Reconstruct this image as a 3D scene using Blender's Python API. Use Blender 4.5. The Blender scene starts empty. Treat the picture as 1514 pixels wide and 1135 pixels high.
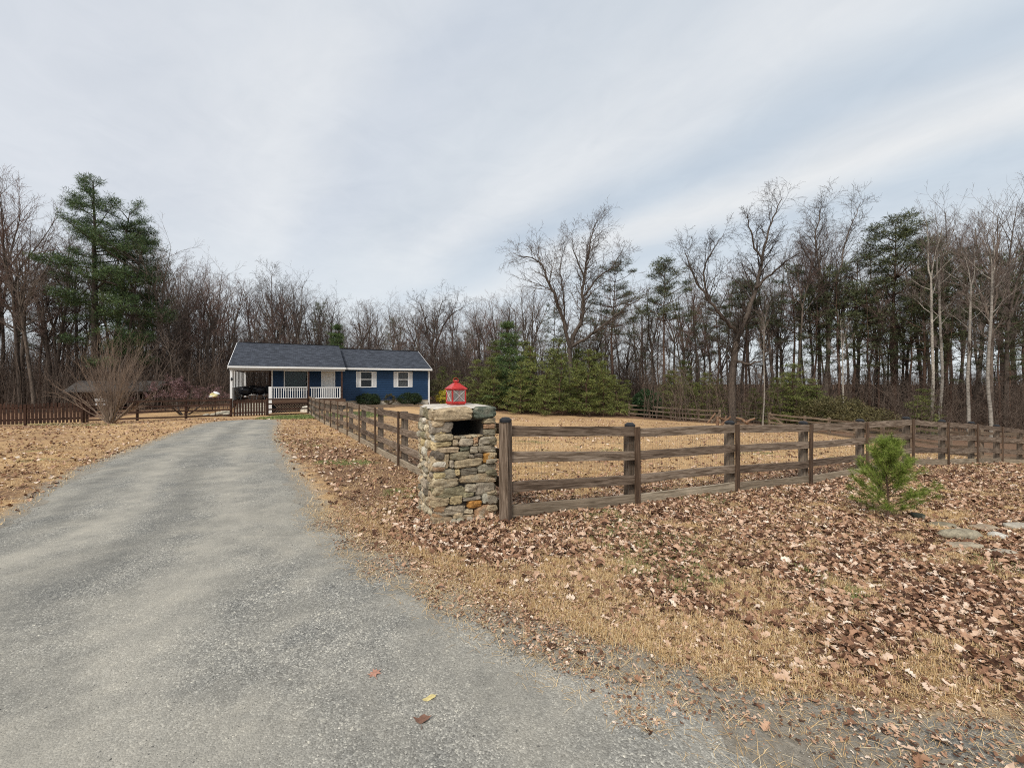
import bpy, math, random
import numpy as np
from mathutils import Vector, Matrix
random.seed(7); RNG = np.random.default_rng(7)
scene = bpy.context.scene
COL = scene.collection
PI = math.pi
F = 630.0; HC = 1.75; YH = 565.0; CX = 757.0       # focal length (px of the photo), eye height, horizon, centre

# ------------------------------------------------------------------ materials
def nmat(name):
    m = bpy.data.materials.new(name); m.use_nodes = True
    nt = m.node_tree; nt.nodes.clear()
    out = nt.nodes.new('ShaderNodeOutputMaterial'); b = nt.nodes.new('ShaderNodeBsdfPrincipled')
    nt.links.new(b.outputs[0], out.inputs[0])
    b.inputs['Roughness'].default_value = .85
    b.inputs['Specular IOR Level'].default_value = .25
    return m, nt, b
def N(nt, typ, **kw):
    n = nt.nodes.new(typ)
    for k, v in kw.items():
        if k in n.inputs.keys() if hasattr(n.inputs, 'keys') else False: n.inputs[k].default_value = v
        else: setattr(n, k, v)
    return n
def L(nt, a, b): nt.links.new(a, b)
def ramp(nt, fac, stops, interp='LINEAR'):
    r = nt.nodes.new('ShaderNodeValToRGB'); cr = r.color_ramp; cr.interpolation = interp
    while len(cr.elements) < len(stops): cr.elements.new(.5)
    for e, (p, c) in zip(cr.elements, stops):
        e.position = p; e.color = (*c, 1) if len(c) == 3 else c
    L(nt, fac, r.inputs[0]); return r.outputs[0]
def mapped(nt, scale=(1, 1, 1), coord='Object', rnd=False):
    tc = nt.nodes.new('ShaderNodeTexCoord'); mp = nt.nodes.new('ShaderNodeMapping')
    mp.inputs['Scale'].default_value = scale
    src = tc.outputs[coord]
    L(nt, src, mp.inputs[0])
    if rnd:
        oi = nt.nodes.new('ShaderNodeObjectInfo'); mu = nt.nodes.new('ShaderNodeMath'); mu.operation = 'MULTIPLY'
        mu.inputs[1].default_value = 37.; L(nt, oi.outputs['Random'], mu.inputs[0])
        cb = nt.nodes.new('ShaderNodeCombineXYZ')
        for i in range(3): L(nt, mu.outputs[0], cb.inputs[i])
        L(nt, cb.outputs[0], mp.inputs['Location'])
    return mp.outputs[0]
def noise(nt, vec, scale, detail=4, rough=.6, dist=0):
    n = nt.nodes.new('ShaderNodeTexNoise'); n.inputs['Scale'].default_value = scale
    n.inputs['Detail'].default_value = detail; n.inputs['Roughness'].default_value = rough
    n.inputs['Distortion'].default_value = dist
    L(nt, vec, n.inputs['Vector']); return n.outputs['Fac']
def mixc(nt, fac, a, b, mode='MIX'):
    m = nt.nodes.new('ShaderNodeMix'); m.data_type = 'RGBA'; m.blend_type = mode
    for s, v in ((m.inputs[0], fac), (m.inputs[6], a), (m.inputs[7], b)):
        if isinstance(v, (int, float)): s.default_value = v
        elif isinstance(v, tuple): s.default_value = (*v, 1) if len(v) == 3 else v
        else: L(nt, v, s)
    return m.outputs[2]
def math_(nt, op, a, b=0., clamp=False):
    m = nt.nodes.new('ShaderNodeMath'); m.operation = op; m.use_clamp = clamp
    for s, v in zip(m.inputs, (a, b)):
        if isinstance(v, (int, float)): s.default_value = v
        else: L(nt, v, s)
    return m.outputs[0]
def bump(nt, b, h, strength=.5, dist=.01):
    bp = nt.nodes.new('ShaderNodeBump'); bp.inputs['Strength'].default_value = strength
    bp.inputs['Distance'].default_value = dist; L(nt, h, bp.inputs['Height']); L(nt, bp.outputs[0], b.inputs['Normal'])
def island(nt):
    g = nt.nodes.new('ShaderNodeNewGeometry'); return g.outputs['Random Per Island']
def plain(name, c, rough=.6, metal=0, var=.12, spec=.3, nscale=6, b_=0.):
    m, nt, b = nmat(name); v = mapped(nt); n = noise(nt, v, nscale, 5)
    lo = tuple(x * (1 - var) for x in c); hi = tuple(min(1, x * (1 + var)) for x in c)
    L(nt, ramp(nt, n, [(.3, lo), (.7, hi)]), b.inputs['Base Color'])
    b.inputs['Roughness'].default_value = rough; b.inputs['Metallic'].default_value = metal
    b.inputs['Specular IOR Level'].default_value = spec
    if b_: bump(nt, b, noise(nt, v, nscale * 12, 3), b_, .004)
    return m
def wood(name, dark, light, rough=.9, gscale=1.):
    m, nt, b = nmat(name)
    v = mapped(nt, (1.1, 16 * gscale, 16 * gscale), rnd=True)
    n1 = noise(nt, v, 2.2, 8, .65, .8)
    v2 = mapped(nt, (.5, 3, 3), rnd=True); n2 = noise(nt, v2, 2.0, 3)
    v3 = mapped(nt, (1.6, 60, 60), rnd=True); n3 = noise(nt, v3, 2, 3, .5, .3)
    c = ramp(nt, n1, [(.30, tuple(x * .35 for x in dark)), (.42, dark), (.62, light)])
    c = mixc(nt, math_(nt, 'MULTIPLY', n2, .55), c, tuple(x * .55 for x in dark))
    oi = nt.nodes.new('ShaderNodeObjectInfo')
    tint = ramp(nt, oi.outputs['Random'], [(0, (.66, .62, .60)), (.5, (1, .97, .94)), (1, (1.18, 1.18, 1.17))])
    c = mixc(nt, 1., c, tint, 'MULTIPLY')
    L(nt, c, b.inputs['Base Color']); b.inputs['Roughness'].default_value = rough
    h = math_(nt, 'ADD', n1, math_(nt, 'MULTIPLY', n3, .6)); bump(nt, b, h, .5, .006)
    return m
M = {}
M['fence'] = wood('weathered_fence_wood', (.125, .088, .06), (.37, .29, .22))
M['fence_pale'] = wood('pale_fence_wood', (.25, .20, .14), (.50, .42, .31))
M['fence_dark'] = wood('dark_batten_wood', (.07, .042, .026), (.2, .135, .09))
M['fence_grey'] = wood('silver_fence_wood', (.16, .118, .082), (.38, .30, .225))
M['brown_wood'] = wood('brown_stained_wood', (.038, .02, .014), (.11, .058, .04))
M['deck_wood'] = wood('deck_wood', (.13, .08, .055), (.25, .17, .12))
M['black'] = plain('black_plastic', (.018, .018, .02), .45)
M['wire'] = plain('galvanised_wire', (.13, .12, .10), .7, 0.)
M['white'] = plain('white_vinyl', (.78, .78, .76), .5, var=.04)
M['cream'] = plain('cream_foundation', (.5, .46, .38), .9, var=.15, b_=.4)
M['gutter'] = plain('white_gutter', (.74, .74, .72), .4, var=.05)
M['soffit'] = plain('soffit', (.4, .39, .37), .7)
M['curtain'] = plain('green_curtain', (.02, .085, .07), .9)
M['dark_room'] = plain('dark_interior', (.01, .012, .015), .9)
M['door'] = plain('white_door_paint', (.72, .72, .70), .45, var=.04)
M['grill'] = plain('black_grill_enamel', (.012, .012, .015), .3)
M['metal'] = plain('grey_metal', (.3, .3, .3), .35, .8)
M['wax'] = plain('dark_candle', (.04, .035, .03), .6)

def glass_mat(name, tint=(.5, .55, .6), alpha=.35):
    m, nt, b = nmat(name)
    b.inputs['Base Color'].default_value = (*tint, 1); b.inputs['Roughness'].default_value = .04
    b.inputs['Alpha'].default_value = alpha; b.inputs['Specular IOR Level'].default_value = .7
    v = mapped(nt); bump(nt, b, noise(nt, v, 3, 2), .05, .01)
    return m
M['pane'] = glass_mat('window_glass', (.02, .025, .03), .30)
M['lantern_glass'] = glass_mat('lantern_glass', (.62, .58, .55), .16)

def siding():
    m, nt, b = nmat('blue_siding'); v = mapped(nt, (1, 1, 4)); n = noise(nt, v, 3, 4)
    L(nt, ramp(nt, n, [(.3, (.009, .033, .08)), (.7, (.014, .046, .108))]), b.inputs['Base Color'])
    b.inputs['Roughness'].default_value = .5; bump(nt, b, noise(nt, mapped(nt, (2, 2, 40)), 5, 3), .15, .004); return m
M['siding'] = siding()
def shingles():
    m, nt, b = nmat('slate_shingles'); tc = nt.nodes.new('ShaderNodeTexCoord')
    br = nt.nodes.new('ShaderNodeTexBrick'); L(nt, tc.outputs['Object'], br.inputs['Vector'])
    br.inputs['Scale'].default_value = 1.; br.inputs['Brick Width'].default_value = .3; br.inputs['Row Height'].default_value = .14
    br.inputs['Mortar Size'].default_value = .008; br.inputs['Color1'].default_value = (.030, .034, .042, 1)
    br.inputs['Color2'].default_value = (.078, .087, .103, 1); br.inputs['Mortar'].default_value = (.02, .022, .03, 1); br.inputs['Bias'].default_value = -.1
    n = noise(nt, tc.outputs['Object'], 9, 6, .7)
    c = mixc(nt, .75, br.outputs['Color'], ramp(nt, n, [(.3, (.5, .5, .52)), (.7, (1.3, 1.32, 1.4))]), 'MULTIPLY')
    L(nt, c, b.inputs['Base Color']); b.inputs['Roughness'].default_value = .9
    bump(nt, b, math_(nt, 'ADD', br.outputs['Fac'], n), .5, .01); return m
M['shingle'] = shingles()
def bark(name, dark, light, sc=1., white=False):
    m, nt, b = nmat(name); v = mapped(nt, (7 * sc, 7 * sc, 1.6 * sc) if not white else (2, 2, 9), rnd=True)
    n = noise(nt, v, 2.2, 6, .7, .4); n2 = noise(nt, mapped(nt, (1, 1, .6), rnd=True), .8, 3)
    c = ramp(nt, n, [(.33, dark), (.6, light)])
    oi = nt.nodes.new('ShaderNodeObjectInfo')
    c = mixc(nt, 1., c, ramp(nt, oi.outputs['Random'], [(0, (.62, .58, .56)), (.5, (.95, .92, .9)), (1, (1.35, 1.3, 1.25))]), 'MULTIPLY')
    c = mixc(nt, .5, c, ramp(nt, n2, [(.35, (.55, .55, .55)), (.65, (1.3, 1.3, 1.25))]), 'MULTIPLY')
    L(nt, c, b.inputs['Base Color']); bump(nt, b, n, .6, .03); return m
M['bark'] = bark('grey_bark', (.035, .028, .023), (.15, .122, .10))
M['twig'] = bark('brown_twigs', (.085, .068, .058), (.19, .155, .135))
M['twig_red'] = bark('reddish_twigs', (.095, .062, .053), (.20, .14, .122))
M['dark_twig'] = bark('dark_twigs', (.05, .04, .034), (.12, .095, .08))
M['pine_bark'] = bark('pine_bark', (.05, .03, .022), (.15, .095, .07))
M['birch'] = bark('pale_bark', (.09, .08, .065), (.46, .43, .38), 1, True)
M['pale_twig'] = bark('pale_twigs', (.11, .08, .06), (.29, .22, .17))
M['brush'] = bark('brush_stems', (.04, .028, .022), (.15, .115, .092))
def leafmat(name, stops, rough=.8, trans=0.):
    m, nt, b = nmat(name); r = island(nt)
    c = ramp(nt, r, stops)
    n = noise(nt, mapped(nt, coord='Object'), 25, 3)
    c = mixc(nt, .5, c, ramp(nt, n, [(.3, (.7, .7, .7)), (.7, (1.25, 1.25, 1.25))]), 'MULTIPLY')
    L(nt, c, b.inputs['Base Color']); b.inputs['Roughness'].default_value = rough
    b.inputs['Specular IOR Level'].default_value = .2
    return m
def needles(name, dark, mid, light):
    m, nt, b = nmat(name); r = island(nt)
    n = noise(nt, mapped(nt, coord='Object', rnd=True), .7, 3)
    f = math_(nt, 'ADD', math_(nt, 'MULTIPLY', r, .55), math_(nt, 'MULTIPLY', n, .55))
    c = ramp(nt, f, [(.25, dark), (.55, mid), (.85, light)])
    oi = nt.nodes.new('ShaderNodeObjectInfo')
    c = mixc(nt, 1., c, ramp(nt, oi.outputs['Random'], [(0, (.8, .82, .8)), (1, (1.15, 1.12, 1.05))]), 'MULTIPLY')
    L(nt, c, b.inputs['Base Color']); b.inputs['Roughness'].default_value = .6; return m
M['ndl_dark'] = needles('dark_pine_needles', (.015, .035, .013), (.062, .108, .037), (.18, .24, .09))
M['ndl_olive'] = needles('olive_pine_needles', (.022, .028, .013), (.065, .078, .036), (.16, .175, .085))
M['ndl_young'] = needles('young_pine_needles', (.035, .045, .013), (.13, .155, .04), (.32, .34, .11))
M['ndl_bright'] = needles('bright_pine_needles', (.06, .10, .014), (.18, .25, .04), (.40, .46, .11))
M['holly'] = needles('dark_holly_leaves', (.01, .025, .01), (.02, .05, .018), (.05, .09, .035))
M['boxwood'] = needles('clipped_shrub_leaves', (.008, .014, .006), (.018, .034, .012), (.05, .08, .03))
M['olive_bush'] = needles('olive_bush_leaves', (.045, .042, .016), (.11, .095, .04), (.21, .18, .085))
M['pink'] = needles('pink_buds', (.10, .055, .058), (.19, .105, .11), (.29, .18, .18))
M['blossom'] = needles('white_blossom', (.45, .43, .34), (.68, .66, .54), (.85, .84, .74))
M['forsythia'] = needles('yellow_blossom', (.3, .25, .02), (.5, .42, .05), (.6, .55, .12))
M['leaves'] = leafmat('dead_leaves', [(0, (.06, .03, .018)), (.18, (.14, .07, .042)), (.42, (.31, .17, .10)), (.68, (.47, .295, .19)), (.88, (.60, .43, .31)), (1, (.74, .62, .50))])
M['straw'] = leafmat('straw_blades', [(0, (.34, .215, .10)), (.4, (.58, .39, .185)), (.8, (.74, .54, .29)), (1, (.84, .70, .47))])
M['grass_green'] = leafmat('green_blades', [(0, (.07, .11, .03)), (.5, (.15, .21, .06)), (.8, (.30, .33, .12)), (1, (.5, .43, .22))])
M['gravel_bits'] = leafmat('gravel_bits', [(0, (.08, .078, .072)), (.45, (.20, .19, .17)), (.8, (.34, .32, .28)), (.95, (.48, .45, .38)), (1, (.78, .72, .62))], .95)

def stone_mat():
    m, nt, b = nmat('field_stone'); at = nt.nodes.new('ShaderNodeAttribute'); at.attribute_name = 'scol'
    tc = mapped(nt)
    n = noise(nt, tc, 14, 7, .7); n2 = noise(nt, tc, 70, 4, .6); n3 = noise(nt, tc, 5, 4)
    c = mixc(nt, .85, at.outputs['Color'], ramp(nt, n, [(.28, (.32, .30, .27)), (.5, (.92, .90, .87)), (.72, (1.65, 1.62, 1.55))]), 'MULTIPLY')
    c = mixc(nt, ramp(nt, n3, [(.55, (0, 0, 0)), (.68, (.5, .5, .5))]), c, (.40, .37, .28))
    c = mixc(nt, ramp(nt, n2, [(.62, (0, 0, 0)), (.72, (.6, .6, .6))]), c, (.07, .06, .05))
    L(nt, c, b.inputs['Base Color']); b.inputs['Roughness'].default_value = .92
    bump(nt, b, math_(nt, 'ADD', n, math_(nt, 'MULTIPLY', n2, .4)), 1., .02); return m
M['stone'] = stone_mat()
M['mortar'] = plain('mortar', (.07, .06, .05), .95, var=.3, nscale=20, b_=.6)
M['capstone'] = plain('pale_cap_mortar', (.50, .455, .39), .95, var=.25, nscale=14, b_=.6)
def red_paint():
    m, nt, b = nmat('red_lantern_paint'); v = mapped(nt)
    n = noise(nt, v, 22, 6, .7)
    c = ramp(nt, n, [(.3, (.25, .010, .008)), (.55, (.48, .020, .015)), (.68, (.60, .09, .07)), (.82, (.66, .28, .24))])
    L(nt, c, b.inputs['Base Color']); b.inputs['Roughness'].default_value = .35; b.inputs['Specular IOR Level'].default_value = .5
    bump(nt, b, n, .2, .002); return m
M['red'] = red_paint()

# ------------------------------------------------------------------ mesh helpers
def link(name, me, mat=None, parent=None, loc=None, rot=None):
    o = bpy.data.objects.new(name, me); COL.objects.link(o)
    if mat is not None: me.materials.append(mat) if not me.materials else None
    if parent is not None: o.parent = parent
    if loc is not None: o.location = loc
    if rot is not None: o.rotation_euler = rot
    return o
def raw_mesh(name, V, Fs, smooth=False, col=None):
    me = bpy.data.meshes.new(name)
    V = np.asarray(V, dtype=np.float32)
    me.vertices.add(len(V)); me.vertices.foreach_set('co', V.ravel())
    loops = []; starts = []; tot = []; s = 0
    for Fa in Fs:
        Fa = np.asarray(Fa, dtype=np.int32)
        if len(Fa) == 0: continue
        k = Fa.shape[1]; loops.append(Fa.ravel()); starts.append(s + np.arange(len(Fa)) * k)
        tot.append(np.full(len(Fa), k)); s += len(Fa) * k
    loops = np.concatenate(loops).astype(np.int32); starts = np.concatenate(starts).astype(np.int32)
    me.loops.add(len(loops)); me.loops.foreach_set('vertex_index', loops)
    me.polygons.add(len(starts)); me.polygons.foreach_set('loop_start', starts)
    try: me.polygons.foreach_set('loop_total', np.concatenate(tot).astype(np.int32))
    except Exception: pass
    if col is not None:
        a = me.color_attributes.new('scol', 'FLOAT_COLOR', 'POINT')
        c = np.ones((len(V), 4), dtype=np.float32); c[:, :3] = col; a.data.foreach_set('color', c.ravel())
    me.update(calc_edges=True)
    me.polygons.foreach_set('use_smooth', np.full(len(starts), bool(smooth)))
    me.validate()
    return me
class MB:
    def __init__(s): s.V = []; s.F = {}; s.n = 0; s.C = []
    def add(s, V, *Fs, col=None):
        V = np.asarray(V, dtype=np.float64).reshape(-1, 3)
        for Fa in Fs:
            Fa = np.asarray(Fa, dtype=np.int64)
            if Fa.size: s.F.setdefault(Fa.shape[1], []).append(Fa + s.n)
        s.V.append(V); s.n += len(V)
        if col is not None: s.C.append(np.tile(np.asarray(col, dtype=np.float64)[:3], (len(V), 1)))
    def box(s, x0, y0, z0, x1, y1, z1, M4=None, col=None):
        V = np.array([(x, y, z) for x in (x0, x1) for y in (y0, y1) for z in (z0, z1)], dtype=float)
        if M4 is not None: V = V @ np.array(M4.to_3x3()).T + np.array(M4.translation)
        s.add(V, [(0, 1, 3, 2), (4, 6, 7, 5), (0, 4, 5, 1), (2, 3, 7, 6), (0, 2, 6, 4), (1, 5, 7, 3)], col=col)
    def tube(s, P, R, sides=6, cap=False):
        P = np.asarray(P, dtype=float); k = len(P); R = np.broadcast_to(np.asarray(R, dtype=float), (k,))
        T = np.gradient(P, axis=0); T /= np.linalg.norm(T, axis=1)[:, None] + 1e-9
        a = np.array([1., .3, .2]) if abs(T[:, 2]).mean() > .6 else np.array([0, 0, 1.])
        U = np.cross(T, a); U /= np.linalg.norm(U, axis=1)[:, None] + 1e-9; W = np.cross(T, U)
        th = np.arange(sides) / sides * 2 * PI
        V = P[:, None, :] + R[:, None, None] * (np.cos(th)[None, :, None] * U[:, None, :] + np.sin(th)[None, :, None] * W[:, None, :])
        i = np.arange(k - 1)[:, None] * sides; j = np.arange(sides)[None, :]; j2 = (j + 1) % sides
        Fa = np.stack([i + j, i + j2, i + sides + j2, i + sides + j], -1).reshape(-1, 4)
        s.add(V.reshape(-1, 3), Fa)
        if cap:
            for r0, rev in ((0, True), ((k - 1) * sides, False)):
                f = list(range(r0, r0 + sides)); f = f[::-1] if rev else f
                s.F.setdefault(sides, []).append(np.array([f]) + s.n - k * sides)
    def prisms(s, A, B, ra, rb):
        A = np.asarray(A, float); B = np.asarray(B, float); n = len(A)
        if n == 0: return
        T = B - A; T /= np.linalg.norm(T, axis=1)[:, None] + 1e-9
        a = np.where(np.abs(T[:, 2:3]) > .8, np.array([[1., .2, 0]]), np.array([[0, 0, 1.]]))
        U = np.cross(T, a); U /= np.linalg.norm(U, axis=1)[:, None] + 1e-9; W = np.cross(T, U)
        th = np.arange(3) / 3 * 2 * PI
        O = np.cos(th)[None, :, None] * U[:, None, :] + np.sin(th)[None, :, None] * W[:, None, :]
        ra = np.broadcast_to(ra, (n,))[:, None, None]; rb = np.broadcast_to(rb, (n,))[:, None, None]
        V = np.concatenate([A[:, None, :] + O * ra, B[:, None, :] + O * rb], 1).reshape(-1, 3)
        i = np.arange(n)[:, None, None] * 6
        q = np.array([(0, 1, 4, 3), (1, 2, 5, 4), (2, 0, 3, 5)])[None]
        s.add(V, (i + q).reshape(-1, 4))
    def lathe(s, prof, seg=16, M4=None):
        V = []; k = len(prof)
        for r, z in prof:
            for j in range(seg):
                t = 2 * PI * j / seg; V.append((r * math.cos(t), r * math.sin(t), z))
        V = np.array(V)
        if M4 is not None: V = V @ np.array(M4.to_3x3()).T + np.array(M4.translation)
        Fa = [(i * seg + j, i * seg + (j + 1) % seg, (i + 1) * seg + (j + 1) % seg, (i + 1) * seg + j) for i in range(k - 1) for j in range(seg)]
        s.add(V, Fa)
    def mesh(s, name, smooth=False):
        V = np.concatenate(s.V); C = np.concatenate(s.C) if s.C else None
        return raw_mesh(name, V, [np.concatenate(f) for f in s.F.values()], smooth, C)
    def build(s, name, mat, parent=None, loc=None, rot=None, smooth=False):
        me = s.mesh(name, smooth); me.materials.append(mat)
        return link(name, me, None, parent, loc, rot)
def tag(o, label=None, cat=None, group=None, kind=None):
    if label: o['label'] = label
    if cat: o['category'] = cat
    if group: o['group'] = group
    if kind: o['kind'] = kind
    return o
def empty(name, loc, rz=0., label=None, cat=None, group=None):
    o = bpy.data.objects.new(name, None); COL.objects.link(o); o.empty_display_size = .2
    o.location = loc; o.rotation_euler = (0, 0, rz); return tag(o, label, cat, group)
def dup(root, loc, rz=0., sc=(1, 1, 1), label=None, cat=None, group=None):
    r = root.copy(); COL.objects.link(r); r.location = loc; r.rotation_euler = (0, 0, rz); r.scale = sc
    tag(r, label, cat, group)
    for ch in list(root.children):
        c = ch.copy(); COL.objects.link(c); c.parent = r
        for g in list(ch.children):
            d = g.copy(); COL.objects.link(d); d.parent = c
    return r

# ------------------------------------------------------------------ terrain
RF = [(-.09, 5.66, 765)]                                      # filled below
FR_PX = [747, 937, 1085, 1194, 1278, 1346, 1398.5, 1442, 1479, 1513]
FR_BASE = [765, 746, 726, 714, 701, 689.5, 687.6, 684.7, 684.7, 685.5]
FRP = []
for i, (px, by) in enumerate(zip(FR_PX, FR_BASE)):
    Y = 5.66 + 1.085 * i; FRP.append(((px - CX) / F * Y, Y, HC - (by - YH) * Y / F))
FRP.append((20.5, 16.6, -1.42))
FLP = []
FLZ = [-.05, -.10, -.146, -.185, -.20, -.226, -.29, -.34, -.41, -.45, -.49, -.50, -.48]
for i in range(13):
    Y = 5.66 + 2.035 * i; FLP.append((3.10 - .579 * Y, Y, FLZ[i]))
FLP[0] = FRP[0]
CP = [(0, 0, 0), (-3, 2, 0), (3, 1.5, -.02), (-6.2, 5.1, -.03), (-1, 3, -.01), (2, 3.5, -.04), (-12, 8, -.03), (-20, 8, -.1), (-9, 9, -.07), (-25, 15, -.25),
      (-.98, 5.42, -.04), (-10.4, 11.8, -.12), (-13.1, 17, -.22), (-15, 23, -.32), (-12.8, 22.8, -.34), (-17.5, 28.3, -.5), (-20.4, 26.6, -.53),
      (-24.4, 24.3, -.58), (-27.2, 22.6, -.6), (-34, 22, -.6), (-22, 22, -.45), (-40, 34, -.7),
      (-18, 33, -.48), (-13, 33.5, -.35), (-7.5, 38, -.22), (-9.5, 35, -.22), (-14, 42, -.1), (-6, 33, -.5), (-10, 29, -.5), (-6, 20, -.35),
      (-1, 36, -1.0), (10.8, 39.4, -1.5), (16, 41, -1.9), (18.5, 38, -1.93), (21.8, 36, -2.05), (23.4, 29, -2.1), (21.8, 23, -1.9), (21, 18, -1.6),
      (3, 12, -.40), (8, 14, -.62), (5, 22, -.75), (13, 22, -1.15), (14, 32, -1.5), (3, 30, -.95), (6, 3.5, -.10), (5.4, 6.1, -.2), (10, 7, -.45), (15, 10, -.75),
      (22, 12, -1.3), (10, 2, -.2), (0, -12, 0), (-40, -10, 0), (40, -10, -.8), (60, 20, -2.4), (60, 60, -2.6), (0, 70, -.8), (-60, 60, 0), (-60, 15, -.4), (28, 50, -2.2), (-20, 60, .2), (30, 25, -2.1)]
CP += FRP + FLP[1:]
CPa = np.array(CP)
def _tps(r2): return .5 * r2 * np.log(r2 + 1e-9)
def _solve():
    P = CPa[:, :2] / 20; n = len(P)
    K = _tps(((P[:, None] - P[None]) ** 2).sum(-1)) + np.eye(n) * .0015
    Q = np.hstack([np.ones((n, 1)), P]); A = np.block([[K, Q], [Q.T, np.zeros((3, 3))]])
    return np.linalg.solve(A, np.concatenate([CPa[:, 2], np.zeros(3)]))
W_ = _solve()
def _hash(ix, iy, s):
    h = (ix * 374761393 + iy * 668265263 + s * 1442695041) & 0xffffffff
    h = ((h ^ (h >> 13)) * 1274126177) & 0xffffffff
    return ((h ^ (h >> 16)) & 0xffff) / 65535.
def vnoise(x, y, s=0):
    x = np.asarray(x, float); y = np.asarray(y, float)
    ix = np.floor(x).astype(np.int64); iy = np.floor(y).astype(np.int64); fx = x - ix; fy = y - iy
    fx = fx * fx * (3 - 2 * fx); fy = fy * fy * (3 - 2 * fy)
    return (_hash(ix, iy, s) * (1 - fx) + _hash(ix + 1, iy, s) * fx) * (1 - fy) + (_hash(ix, iy + 1, s) * (1 - fx) + _hash(ix + 1, iy + 1, s) * fx) * fy
def fbm(x, y, s=0, o=3):
    t = 0; a = .5
    for k in range(o): t = t + a * vnoise(x * 2 ** k, y * 2 ** k, s + k); a *= .5
    return t / (1 - .5 ** o)
DRV = [(-6.2, 5.14), (-6.97, 6.3), (-8.8, 8.87), (-10.4, 11.8), (-13.1, 17), (-14.7, 20.3), (-15.4, 22.6), (-14.9, 24.0), (-13.6, 24.2), (-12.8, 22.8), (-8.1, 14.3), (-4.98, 9.3),
       (-3.46, 6.87), (-2.39, 5.34), (-1.57, 4.37), (-1.01, 3.83), (-.40, 3.25), (-.08, 2.98), (.30, 2.62), (.56, 2.48), (.90, 2.25), (1.22, 2.06), (1.6, 1.85), (3.2, 1.2), (7, .2), (20, -1.2), (20, -9), (-30, -9), (-30, 1.5), (-11, 3.2)]
DP = np.array(DRV)
def drv_dist(x, y):                                             # signed distance to the driveway edge (negative inside)
    x = np.asarray(x, float); y = np.asarray(y, float); best = np.full(x.shape, 1e9); ins = np.zeros(x.shape, bool)
    for k in range(len(DP)):
        (ax, ay), (bx, by) = DP[k], DP[(k + 1) % len(DP)]
        t = np.clip(((x - ax) * (bx - ax) + (y - ay) * (by - ay)) / ((bx - ax) ** 2 + (by - ay) ** 2), 0, 1)
        best = np.minimum(best, np.hypot(x - ax - t * (bx - ax), y - ay - t * (by - ay)))
        c = ((ay > y) != (by > y)) & (x < (bx - ax) * (y - ay) / (by - ay + 1e-12) + ax); ins ^= c
    return np.where(ins, -best, best)
def gz(x, y):
    x = np.asarray(x, float); y = np.asarray(y, float); sh = x.shape
    X = np.clip(x.ravel(), -60, 60) / 20; Y = np.clip(y.ravel(), -12, 75) / 20; out = np.empty(X.shape)
    for i in range(0, len(X), 40000):
        P = np.stack([X[i:i + 40000], Y[i:i + 40000]], -1)
        out[i:i + 40000] = _tps(((P[:, None] - CPa[None, :, :2] / 20) ** 2).sum(-1)) @ W_[:-3] + W_[-3] + P @ W_[-2:]
    z = out.reshape(sh)
    d = drv_dist(x, y); rough = np.clip(d / .8, 0, 1)
    return z + rough * ((fbm(x * 1.1, y * 1.1, 3) - .5) * .07 + (vnoise(x * 3.1, y * 3.1, 9) - .5) * .02)
def g(x, y): return float(gz(np.array([x]), np.array([y]))[0])
def W(px, Y): return (px - CX) / F * Y                           # world x of a bearing at depth Y
def seg_axis(stops):
    out = []
    for (a, b, st) in stops: out += list(np.arange(a, b, st))
    out.append(stops[-1][1]); return np.array(out)
gx = seg_axis([(-700, -100, 60), (-100, -40, 4), (-40, -16, .8), (-16, -4, .35), (-4, 9, .13), (9, 24, .35), (24, 60, 1.2), (60, 100, 5), (100, 700, 60)])
gy = seg_axis([(-60, -8, 8), (-8, 0, 1), (0, 9, .13), (9, 20, .35), (20, 46, .8), (46, 100, 3), (100, 900, 50)])
GX, GY = np.meshgrid(gx, gy); GZ = gz(GX, GY)
GD = drv_dist(GX, GY); GZ -= np.clip(-GD / .5 - .3, 0, 1) * .03
nx, ny = len(gx), len(gy)
i = np.arange(ny - 1)[:, None] * nx + np.arange(nx - 1)[None]
me = raw_mesh('ground', np.stack([GX, GY, GZ], -1).reshape(-1, 3), [np.stack([i, i + 1, i + nx + 1, i + nx], -1).reshape(-1, 4)], True)
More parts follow.
